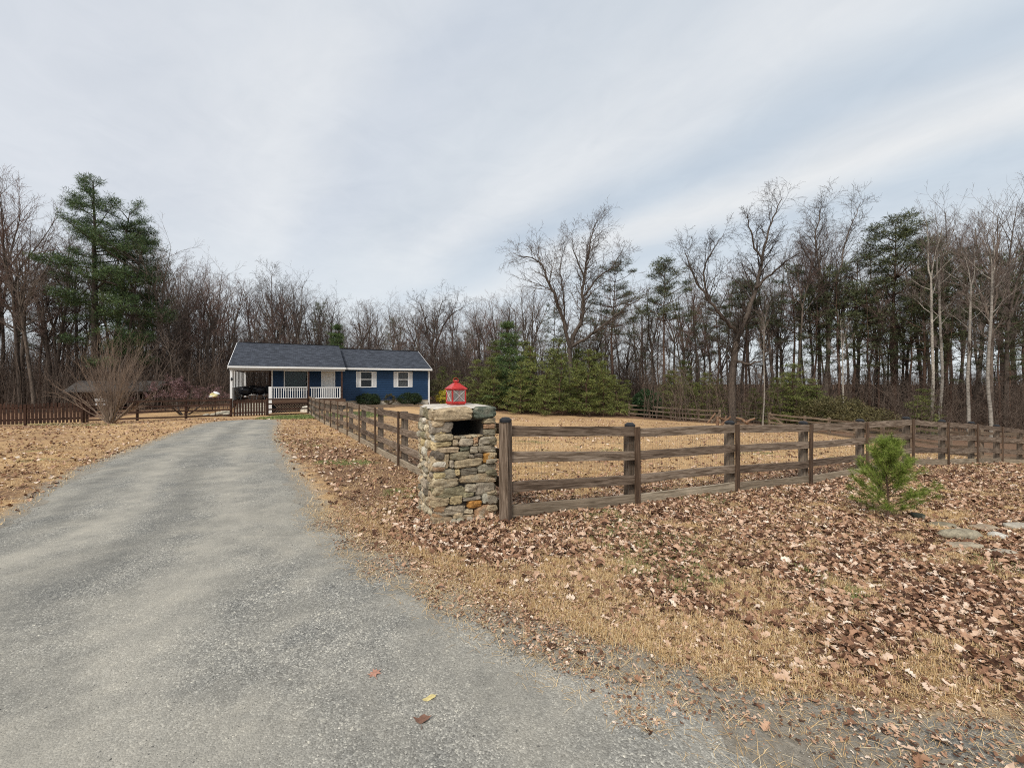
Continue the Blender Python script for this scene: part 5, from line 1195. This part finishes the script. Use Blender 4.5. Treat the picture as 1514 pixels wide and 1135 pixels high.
# redbud and white blossom: bare trees with bud clumps
def budtree(H, seed, mat, n, name, spread=1.0, tw='twig_red'):
    random.seed(seed); rng = np.random.default_rng(seed); t = Tree()
    for k in range(5):
        az = k * 1.3 + random.random(); t.limb(Vector((0, 0, -.2)), Vector((math.cos(az) * .7 * spread, math.sin(az) * .7 * spread, 1)), H * .75, .07, 1, 4, .04, .14, (0, 7, 6, 4), .5, .8, .009, .35)
    P = np.array([tuple(a_) for a_ in t.B]); P = P[P[:, 2] > H * .35]; P = P[rng.permutation(len(P))[:n]]
    fo = MB(); clumps(fo, P, .06, 6, .07, .02, 1, rng=rng); return t.finish(name, 'bark', tw, foliage=fo, fmat=mat)
r_ = budtree(3.6, 71, 'pink', 1800, 'redbud_tree', 1.5); x = W(272, 31); r_.location = (x, 31, g(x, 31)); tag(r_, 'spreading redbud with pinkish buds behind the rail fence left of the porch', 'tree'); r_.scale = (1.15, 1.15, .98)
r_ = budtree(5.2, 72, 'blossom', 1400, 'blossom_tree', .8, 'twig'); x = W(573, 49); r_.location = (x, 49, g(x, 49)); tag(r_, 'white blossoming tree peeking above the right roof ridge', 'tree')
# big multi-stem shrub on the left lawn
def big_shrub():
    random.seed(81); t = Tree(); Y = 22.6; x0 = W(164, Y); z0 = g(x0, Y)
    for k in range(44):
        az = random.uniform(0, 2 * PI); e = random.uniform(.03, .55); d = Vector((math.cos(az) * e, math.sin(az) * e, 1.)); L_ = random.uniform(3.3, 5.5) * (1.0 - .25 * e)
        t.limb(Vector((math.cos(az) * .12, math.sin(az) * .12, -.05)), d, L_, random.uniform(.012, .028), 2, 4, .03, .07, (0, 0, 10, 5), .36, .45, .0035, .2)
    for (ax, L_) in ((-1, 4.1), (-1, 3.6), (-.8, 3.0), (-.5, 3.4), (1, 2.6), (1, 2.9), (.6, 3.2)):
        t.limb(Vector((.1 * ax, -.1, .05)), Vector((ax * 1.1, random.uniform(-.5, .5), random.uniform(.45, .95))), L_, .034, 2, 4, .0, .06, (0, 0, 8, 4), .35, .5, .006, .3)
    t.T.tube([(0, 0, -.15), (.0, 0, .08), (.05, 0, .5), (.0, .05, 1.1)], [.2, .17, .09, .05], 8); t.T.tube([(0, 0, 0), (-.25, 0, .25), (-.6, 0, .75), (-.9, 0, 1.3)], [.12, .09, .06, .04], 6); t.T.tube([(0, 0, 0), (.35, 0, .25), (.9, 0, .7), (1.4, 0, 1.2)], [.11, .08, .055, .03], 6)
    t.finish('bare_shrub', 'pale_twig', 'pale_twig', (x0, Y, z0 + 0), 'large fan shaped bare shrub with many pale stems on the left lawn', 'shrub').scale = (.84, .84, .92)
big_shrub()
# --- filler woods
def top_profile(px):
    P = [(-260, 240), (0, 262), (40, 285), (70, 330), (110, 345), (180, 350), (215, 345), (250, 372), (290, 398), (340, 412), (360, 425), (400, 420), (440, 418), (480, 440), (520, 440), (560, 445), (600, 440), (650, 448), (700, 455), (740, 440), (790, 425), (830, 450), (900, 405), (950, 415), (1000, 400), (1050, 400), (1100, 390), (1150, 370), (1190, 340), (1240, 330), (1290, 360), (1330, 350), (1385, 312), (1420, 330), (1450, 305), (1514, 300), (1760, 290)]
    for (a_, b_) in zip(P[:-1], P[1:]):
        if a_[0] <= px <= b_[0]: return a_[1] + (b_[1] - a_[1]) * (px - a_[0]) / (b_[0] - a_[0])
    return 300
random.seed(5)
ZN = [(-260, 60, 26, 33, 48, 'bare grey tree in the woods at the left edge', 'bare trees at the left edge'),
      (60, 240, 20, 38, 52, 'bare tree standing around the tallest left pine', 'bare trees around the tallest pine'),
      (240, 345, 22, 36, 60, 'bare tree between the tallest left pine and the porch', 'bare trees left of the porch'),
      (345, 500, 30, 47, 72, 'bare tree rising behind the porch roof', 'bare trees behind the porch roof'),
      (500, 640, 28, 50, 76, 'bare tree rising behind the right half of the house', 'bare trees behind the right half of the house'),
      (640, 750, 24, 46, 78, 'bare tree right of the house behind the lantern', 'bare trees behind the lantern'),
      (750, 950, 24, 44, 70, 'bare tree behind the row of young pines', 'bare trees behind the young pines'),
      (950, 1110, 20, 43, 64, 'bare tree behind the far rail fence around the dark oak', 'bare trees around the dark oak'),
      (1110, 1300, 22, 43, 62, 'bare tree behind the wire gate and far fence', 'bare trees behind the wire gate'),
      (1300, 1420, 15, 38, 58, 'bare tree under and beside the round topped pine', 'bare trees beside the round topped pine'),
      (1420, 1750, 28, 34, 56, 'bare tree in the woods at the right edge', 'bare trees at the right edge')]
for (x0, x1, n_, ya, yb, lb, gr) in ZN:
    for k in range(n_):
        px = x0 + (x1 - x0) * (k + random.random()) / n_; Y = ya + (yb - ya) * random.random() ** .9; kd = 'b%d' % random.randrange(6)
        j = (0 if random.random() < .3 else random.uniform(8, 75)) + (35 if 1240 < px < 1375 else 0); put(kd, px, Y, top=top_profile(px) + j + random.uniform(-6, 10), label=lb, group=gr)
    for k in range(n_ // 2):
        px = random.uniform(x0, x1); Y = random.uniform(ya - 1, yb); put(random.choice(('sapling', 'sapling2')), px, Y, h=random.uniform(4.5, 8), label='thin bare sapling' + lb[lb.index(' tree') + 5:] if ' tree' in lb else lb, group='saplings: ' + gr)
# --- brush and distant wood: too many stems to count
def brush(name, label, zones, seed, mat='brush'):
    rng = np.random.default_rng(seed); m_ = MB()
    for (n_, px0, px1, ya, yb, h0, h1, tw) in zones:
        px = rng.uniform(px0, px1, n_); Y = ya + (yb - ya) * rng.random(n_); x = (px - CX) / F * Y; z = gz(x, Y); h = rng.uniform(h0, h1, n_)
        A = np.stack([x, Y, z - .05], -1); le = rng.normal(0, .16, (n_, 2)); Mi = A + np.stack([le[:, 0] * h * .5, le[:, 1] * h * .5, h * .5], -1)
        le2 = le + rng.normal(0, .2, (n_, 2)); B = Mi + np.stack([le2[:, 0] * h * .5, le2[:, 1] * h * .5, h * .5], -1); r = .006 + .0045 * h
        m_.prisms(A, Mi, r, r * .65); m_.prisms(Mi, B, r * .65, .006)
        for k in range(tw):
            t = rng.uniform(.15, 1., n_)[:, None]; S = np.where(t < .5, A + (Mi - A) * t * 2, Mi + (B - Mi) * (t * 2 - 1)); az = rng.uniform(0, 2 * PI, n_); ll = rng.uniform(.12, .34, n_) * h * (1.2 - t[:, 0] * .5)
            E = S + np.stack([np.cos(az) * ll * .75, np.sin(az) * ll * .75, ll * rng.uniform(.1, 1.1, n_)], -1); m_.prisms(S, E, .009, .005)
            for q_ in range(2):
                u = rng.uniform(.3, .9, n_)[:, None]; S2 = S + (E - S) * u; az2 = az + rng.normal(0, .9, n_); l2 = ll * rng.uniform(.3, .6, n_)
                m_.prisms(S2, S2 + np.stack([np.cos(az2) * l2 * .7, np.sin(az2) * l2 * .7, l2 * rng.uniform(.0, .9, n_)], -1), .006, .004)
    tag(m_.build(name, M[mat]), label, 'brush', kind='stuff')
brush('brush_thicket', 'dense brown brush filling the woods on the left', [(1500, -300, 340, 33, 50, 2.5, 6.5, 9), (1500, -300, 345, 45, 75, 4, 9, 8)], 91)
brush('brush_thicket', 'grey brown brush behind the house and along the middle', [(1000, 640, 960, 45, 66, 2.5, 6, 8), (2200, 330, 960, 55, 95, 4, 9, 8), (1500, 200, 1000, 90, 130, 7, 12, 8), (250, 340, 640, 50, 60, 2, 5, 8)], 92)
brush('brush_thicket', 'dark brown brush filling the woods on the right', [(1800, 950, 1800, 37, 55, 2, 6, 9), (1300, 950, 1800, 50, 85, 3, 6.5, 8), (700, 1330, 1800, 31, 40, 1.5, 5, 9)], 93)
brush('distant_woods', 'far bare woods seen between the nearer trunks', [(1500, -400, 760, 75, 150, 9, 14, 9), (1200, 760, 1900, 75, 150, 5, 9, 9)], 94)

# ------------------------------------------------------------------ small pine, rocks, driftwood, shed and small things
def small_pine():
    random.seed(31); rng = np.random.default_rng(31); Y = 6.14; x0 = W(1313, Y); z0 = g(x0, Y) - .01; t = Tree(); Hh = 1.06
    t.T.tube([(0, 0, -.03), (.01, 0, .3), (-.01, .01, .65), (0, 0, Hh - .03)], [.018, .014, .009, .004], 7); NA = []; NB = []
    def needl(a_, b_, n_, l_):
        a_ = np.array(a_); b_ = np.array(b_); u = rng.random(n_)[:, None]; P = a_ + (b_ - a_) * u; ax = (b_ - a_) / (np.linalg.norm(b_ - a_) + 1e-9)
        d = rng.normal(0, 1, (n_, 3)); d -= (d @ ax)[:, None] * ax; d /= np.linalg.norm(d, axis=1)[:, None]; d = d + ax * rng.uniform(.5, 1.6, n_)[:, None]; d /= np.linalg.norm(d, axis=1)[:, None]
        NA.append(P); NB.append(P + d * l_ * rng.uniform(.6, 1.15, n_)[:, None])
    for k in range(58):
        f = .06 + .9 * (k / 58) ** .95 + random.uniform(-.01, .01); az = k * 2.4 + random.random(); el = .25 + .85 * f ** 1.5; L_ = (.60 * (1 - f) ** .7 + .06) * random.uniform(.75, 1.12)
        if f < .2: L_ *= .9
        d = Vector((math.cos(az) * math.cos(el), math.sin(az) * math.cos(el), math.sin(el))); p = Vector((0, 0, f * Hh)); path = [p.copy()]
        for j in range(4): d = (d + perp(d) * .1 + Vector((0, 0, .10))).normalized(); path.append(path[-1] + d * L_ / 4)
        for j in range(4): t.seg(tuple(path[j]), tuple(path[j + 1]), .006 * (1 - j * .2), .005 * (1 - j * .2)); needl(path[j], path[j + 1], 75 if j else 24, .085)
        needl(path[-1], path[-1] + d * .02, 30, .085)
        for j in range(5):
            u = random.uniform(1, 4); i_ = min(3, int(u)); q_ = path[i_].lerp(path[i_ + 1], u - i_); nd = (d + perp(d) * .8 + Vector((0, 0, .15))).normalized(); e_ = q_ + nd * random.uniform(.06, .16)
            t.seg(tuple(q_), tuple(e_), .003, .002); needl(q_, e_, 80, .08)
    needl((0, 0, Hh - .3), (0, 0, Hh), 110, .08)
    A = np.concatenate(NA); B = np.concatenate(NB); dd = B - A; sd = np.cross(dd, rng.normal(0, 1, dd.shape)); sd /= np.linalg.norm(sd, axis=1)[:, None]
    fo = MB(); k = np.arange(len(A))[:, None] * 3; fo.add(np.stack([A - sd * .0013, A + sd * .0013, B], 1).reshape(-1, 3), k + np.array([[0, 1, 2]]))
    t.finish('small_pine', 'pine_bark', 'pine_bark', (x0, Y, z0), 'knee-high bright green young pine on the leafy verge in front of the right fence', 'tree', foliage=fo, fmat='ndl_bright')
small_pine()
def rock(name, px, Y, h, col, label, rz=0., parts=1, group=None, dz=0., pw=3.2):
    m_ = MB(); random.seed(int(px * 7)); add_stone(m_, (0, 0, h[2] * .25), h, col, pw, .09)
    x = W(px, Y); o = m_.build(name, M['stone'], None, (x, Y, g(x, Y) + dz), (0, 0, rz), smooth=True); tag(o, label, 'rock', group); return o
rock('rock', 1421, 5.25, (.24, .10, .07), (.33, .29, .21), 'long grey green rock in front of the small pine, largest of the rocks', .1)
rock('rock', 1392, 5.75, (.2, .09, .045), (.25, .215, .15), 'flat mossy rock half buried beside the small pine', .15)
rock('rock', 1476, 5.35, (.10, .08, .055), (.62, .59, .52), 'small white rock right of the long grey green rock', .4)
rock('rock', 1455, 5.75, (.17, .1, .04), (.36, .28, .2), 'flat brown rock behind the small white rock', .2)
rock('rock', 1425, 4.9, (.22, .08, .035), (.36, .30, .22), 'low tan rock slab in front of the long grey green rock', .05)
rock('rock', 1508, 5.9, (.2, .1, .04), (.45, .41, .34), 'pale flat rock at the right edge of the verge', .1)
rock('rock', 1478, 4.75, (.16, .07, .03), (.38, .33, .26), 'thin grey rock slab lowest near the right edge', -.1)
rock('rock', 1358, 6.2, (.09, .07, .06), (.05, .055, .04), 'dark stone at the foot of the small pine', 0)
rock('rock', 454, 31.6, (.45, .25, .36), (.62, .58, .5), 'white boulder at the foot of the porch lattice')
for k, (px, Y, s_) in enumerate([(318, 28.6, .3), (327, 29, .4), (335, 28.5, .3), (322, 29.6, .28), (333, 29.8, .42), (305, 28.8, .25)]):
    rock('boulder', px, Y, (s_, s_ * .7, s_ * .6), (.42, .38, .3), 'pale boulder heaped behind the rail fence by the porch', k, 1, 'boulders by the porch')
# driftwood
def drift(name, paths, Y, label):
    m_ = MB(); px0 = paths[0][0][0]; x0 = W(px0, Y); z0 = g(x0, Y)
    for k, pth in enumerate(paths):
        P = [(W(px, Y) - x0, (-1) ** k * .12 * j, HC - (py - YH) * Y / F - z0) for j, (px, py) in enumerate(pth)]; n_ = len(P); Q = []
        for i_ in range(n_ - 1):
            for u in (0, .33, .66): Q.append(tuple(np.array(P[i_]) * (1 - u) + np.array(P[i_ + 1]) * u + RNG.normal(0, .015, 3)))
        Q.append(P[-1]); m_.tube(Q, list(np.linspace(.10, .055, len(Q))), 7, True)
    M.setdefault('drift', wood('orange_driftwood', (.16, .09, .055), (.40, .27, .175))); tag(m_.build(name, M['drift'], None, (x0, Y, z0)), label, 'log')
drift('driftwood', [[(1061, 632), (1062, 616), (1068, 619), (1075, 620), (1079, 616)], [(1063, 634), (1070, 623), (1078, 615)], [(1062, 622), (1063, 630)]], 31, 'curved orange driftwood branch left of the post behind the front fence')
drift('driftwood', [[(1113, 630), (1105, 625), (1099, 620), (1092, 618)], [(1103, 624), (1108, 621), (1114, 618)], [(1107, 627), (1109, 632)]], 31, 'forked orange driftwood branch right of the post behind the front fence')
drift('driftwood', [[(1030, 640), (1046, 627), (1060, 611)]], 36.5, 'straight leaning pole against the end post of the far fence')
# garden shed behind the shrub
sx, sy = W(112, 35), 35.; sz = g(sx, sy); sh = empty('garden_shed', (sx, sy, sz), .35, 'low open brown shed with shallow grey roof behind the bare shrub', 'shed')
def sb(nm, mat, *b_): q_ = MB(); q_.box(*b_); return q_.build(nm, M[mat], sh)
sb('wall', 'brown_wood', 0, 0, -.3, .08, 3, 1.7); sb('wall', 'brown_wood', .081, 2.9, -.3, 5.0, 3, 1.8); sb('wall', 'brown_wood', .081, .0, -.3, 1.1, .08, 1.7)
for xx in (2.5, 3.8, 5.0): sb('post', 'brown_wood', xx - .07, 0, -.3, xx + .07, .14, 1.72)
M['shed_roof'] = plain('grey_felt_roof', (.10, .09, .082), .95, var=.3)
q_ = MB(); q_.add([(-.6, -.5, 1.62), (5.6, -.5, 1.62), (5.6, 1.6, 2.45), (-.6, 1.6, 2.45), (-.6, 3.5, 1.65), (5.6, 3.5, 1.65)] + [(-.6, -.5, 1.72), (5.6, -.5, 1.72), (5.6, 1.6, 2.55), (-.6, 1.6, 2.55), (-.6, 3.5, 1.75), (5.6, 3.5, 1.75)],
      [(0, 3, 2, 1), (3, 4, 5, 2), (6, 7, 8, 9), (9, 8, 11, 10), (0, 1, 7, 6), (4, 10, 11, 5), (1, 2, 8, 7), (2, 5, 11, 8), (3, 0, 6, 9), (4, 3, 9, 10)]); q_.build('roof', M['shed_roof'], sh)
def pail(loc, label, s_=1.):
    r_ = empty('pail', loc, 0, label, 'pail', 'white pails at the shed'); b_ = MB(); b_.lathe([(0, 0), (.13 * s_, 0), (.17 * s_, .34 * s_), (.18 * s_, .34 * s_), (.18 * s_, .36 * s_), (.15 * s_, .35 * s_), (.12 * s_, .02)], 14); b_.build('bucket', M['white'], r_)
    th = np.linspace(0, PI, 12); h_ = MB(); h_.tube(np.stack([.18 * s_ * np.cos(th), np.zeros(12), .35 * s_ + .14 * s_ * np.sin(th)], -1), .006, 5); h_.build('handle', M['metal'], r_)
x_ = W(148, 30.); shelf = MB(); zz = g(x_, 30.)
shelf.box(-.6, -.2, 0.0, -.52, .2, .78); shelf.box(.52, -.2, 0, .6, .2, .78); shelf.box(-.62, -.22, .781, .62, .22, .83)
tag(shelf.build('bench', M['brown_wood'], None, (x_, 30, zz)), 'small brown bench holding the white pails in front of the shed', 'bench')
pail((x_ - .1, 30, zz + .83), 'white pail on the small bench seen through the bare shrub, left one', 1.2); pail((x_ + .32, 30, zz + .83), 'white pail on the small bench seen through the bare shrub, right one', .9)
# round cream ornament on a pole behind the rail fence
ox, oy = W(318, 28.4), 28.4; oz = g(ox, oy); og = empty('garden_ornament', (ox, oy, oz), 0, 'rounded cream and yellow garden ornament on a pole above the rail fence', 'ornament')
M['cream_y'] = plain('cream_yellow_paint', (.66, .58, .30), .5, var=.25); q_ = MB(); q_.tube([(0, 0, -.2), (0, 0, 1.35)], .03, 8, True); q_.build('pole', M['brown_wood'], og)
for k, (cx_, cz_, w_, h_, rr, mt) in enumerate([(.10, 1.58, .20, .07, -.45, 'white'), (-.16, 1.52, .14, .06, .5, 'cream_y'), (.0, 1.46, .24, .07, 0., 'cream_y'), (-.10, 1.36, .19, .05, 0., 'white'), (.13, 1.38, .11, .06, .3, 'cream_y')]):
    q_ = MB(); add_stone(q_, (0, 0, 0), (w_, .16, h_), (1, 1, 1), 2.4, .02); q_.C = []; q_.build('petal', M[mt], og, (cx_, -.05 * k, cz_), (0, -rr, 0), smooth=True)
# dark flat hanging feeder trunk by the left picket fence: a stump-like post with bird house
# three single leaves on the drive
def one_leaf(px, py, size, kind, col, label, rz):
    Y = HC * F / (py - YH); x = W(px, Y); m_ = MB()
    if kind == 'maple':
        pr = [(0, -.5), (.12, -.18), (.45, -.30), (.30, -.08), (.5, .14), (.2, .1), (.22, .32), (.08, .22), (0, .52), (-.08, .22), (-.26, .34), (-.2, .1), (-.48, .16), (-.3, -.06), (-.42, -.3), (-.12, -.18)]
    elif kind == 'oval': pr = [(.5 * math.cos(t) * 1.0, .22 * math.sin(t) * (1 + .2 * math.cos(t))) for t in np.linspace(0, 2 * PI, 17)[:-1]]
    else: pr = [(.5 * math.cos(t) * (1 + .18 * math.sin(5 * t)), .26 * math.sin(t) * (1 + .3 * math.cos(4 * t))) for t in np.linspace(0, 2 * PI, 25)[:-1]]
    n_ = len(pr); curl = .5 if kind == 'curled' else .18
    V = [(0, 0, 0)] + [(a_ * .5, b_ * .5, curl * .25 * (a_ * a_ + b_ * b_)) for a_, b_ in pr] + [(a_, b_, curl * (a_ * a_ + .6 * b_ * b_) + .04 * math.sin(a_ * 9)) for a_, b_ in pr]
    m_.add(np.array(V) * size, [(0, 1 + k, 1 + (k + 1) % n_) for k in range(n_)], [(1 + k, 1 + n_ + k, 1 + n_ + (k + 1) % n_, 1 + (k + 1) % n_) for k in range(n_)])
    m_.tube(np.array([(0, -.45, .02), (.05, -.62, .05), (.02, -.8, .06)]) * size if kind != 'oval' else np.array([(.48, 0, .02), (.6, .03, .05)]) * size, .0012, 4)
    mt = plain('leaf_' + kind, col, .8, var=.3, nscale=40); tag(m_.build('fallen_leaf', mt, None, (x, Y, g(x, Y) + .012), (.05, -.08, rz)), label, 'leaf')
one_leaf(553, 997, .085, 'maple', (.38, .20, .14), 'reddish lobed leaf lying on the gravel, topmost of the three on the driveway', .5)
one_leaf(634, 1034, .075, 'oval', (.55, .45, .2), 'yellow oval leaf lying on the gravel driveway', .45)
one_leaf(624, 1066, .085, 'curled', (.17, .09, .06), 'dark brown curled leaf lying on the gravel, lowest of the three', .1)

# ------------------------------------------------------------------ sky, sun, camera
world = bpy.data.worlds.new('World'); scene.world = world; world.use_nodes = True; nt = world.node_tree; nt.nodes.clear()
out = nt.nodes.new('ShaderNodeOutputWorld'); bg = nt.nodes.new('ShaderNodeBackground'); L(nt, bg.outputs[0], out.inputs[0])
SE, SR = math.radians(48), math.radians(205)
sky = nt.nodes.new('ShaderNodeTexSky'); sky.sky_type = 'NISHITA'; sky.sun_disc = False; sky.sun_elevation = SE; sky.sun_rotation = SR
tc = nt.nodes.new('ShaderNodeTexCoord'); sx_ = nt.nodes.new('ShaderNodeSeparateXYZ'); L(nt, tc.outputs['Generated'], sx_.inputs[0])
zc = math_(nt, 'MAXIMUM', math_(nt, 'ADD', sx_.outputs[2], .04), .04)
pxn = math_(nt, 'DIVIDE', sx_.outputs[0], zc); pyn = math_(nt, 'DIVIDE', sx_.outputs[1], zc)
c_ = math_(nt, 'ADD', math_(nt, 'MULTIPLY', pxn, .80), math_(nt, 'MULTIPLY', pyn, .60))      # across the cloud bands
al = math_(nt, 'ADD', math_(nt, 'MULTIPLY', pxn, -.60), math_(nt, 'MULTIPLY', pyn, .80))     # along them
def cvec(a_, sa, b_, sb_, off=0.):
    cb = nt.nodes.new('ShaderNodeCombineXYZ'); L(nt, math_(nt, 'ADD', math_(nt, 'MULTIPLY', a_, sa), off), cb.inputs[0]); L(nt, math_(nt, 'MULTIPLY', b_, sb_), cb.inputs[1]); return cb.outputs[0]
n1 = noise(nt, cvec(c_, 1.0, al, .5, 3.1), .9, 5, .5, .6); n2 = noise(nt, cvec(c_, 1.0, al, .45, 9.), 1.5, 5, .55, .6); n3 = noise(nt, cvec(c_, .5, al, .5, 4.), .8, 3, .5, 0)
cw = math_(nt, 'ADD', c_, math_(nt, 'ADD', math_(nt, 'MULTIPLY', math_(nt, 'SUBTRACT', n3, .5), .9), math_(nt, 'MULTIPLY', math_(nt, 'SUBTRACT', n1, .5), .5)))
band = ramp(nt, math_(nt, 'DIVIDE', math_(nt, 'ADD', cw, 2.), 7.), [(0, (.55, .58, .62)), (.26, (.545, .575, .62)), (.34, (.60, .625, .655)), (.385, (.515, .555, .61)), (.425, (.53, .57, .615)), (.47, (.61, .635, .66)), (.53, (.46, .52, .585)), (.595, (.64, .655, .665)), (.66, (.48, .54, .60)), (.8, (.52, .565, .61)), (1, (.54, .58, .61))], 'EASE')
n5 = noise(nt, cvec(c_, 1.0, al, .8, 2.), 4.5, 6, .6, 1.2); band = mixc(nt, .8, band, ramp(nt, n5, [(.3, (.965, .97, .975)), (.7, (1.035, 1.03, 1.025))]), 'MULTIPLY')
col = mixc(nt, .8, band, ramp(nt, n2, [(.3, (.90, .92, .945)), (.5, (.99, .99, .99)), (.7, (1.07, 1.06, 1.045))]), 'MULTIPLY')
hz = ramp(nt, sx_.outputs[2], [(.0, (1, 1, 1)), (.17, (.75, .75, .75)), (.32, (0, 0, 0))]); col = mixc(nt, hz, col, (.60, .64, .67))
skyc = mixc(nt, 1., sky.outputs[0], (.10, .10, .10), 'MULTIPLY'); col = mixc(nt, .93, skyc, col); L(nt, col, bg.inputs['Color']); bg.inputs['Strength'].default_value = 1.0
sun = bpy.data.lights.new('sun', 'SUN'); sun.energy = 2.3; sun.angle = math.radians(12); sun.color = (1, .96, .9); so = bpy.data.objects.new('sun', sun); COL.objects.link(so)
so.rotation_euler = (PI / 2 - SE, 0, PI - SR + 0.); so.location = (0, 0, 60)
cam = bpy.data.cameras.new('camera'); co = bpy.data.objects.new('camera', cam); COL.objects.link(co); scene.camera = co
cam.sensor_width = 36; cam.lens = 36 * F / 1514; cam.clip_end = 3000; cam.clip_start = .05
co.location = (0, 0, HC); co.rotation_euler = (PI / 2 - math.atan((567.5 - YH) / F), 0, 0)
scene.render.engine = 'CYCLES'; scene.cycles.use_denoising = False; scene.cycles.pixel_filter_type = 'BLACKMAN_HARRIS'; scene.cycles.filter_width = 1.05; scene.cycles.max_bounces = 6; scene.cycles.diffuse_bounces = 3; scene.cycles.transparent_max_bounces = 12
scene.view_settings.view_transform = 'Standard'; scene.view_settings.look = 'None'; scene.view_settings.exposure = .38; scene.view_settings.gamma = 1
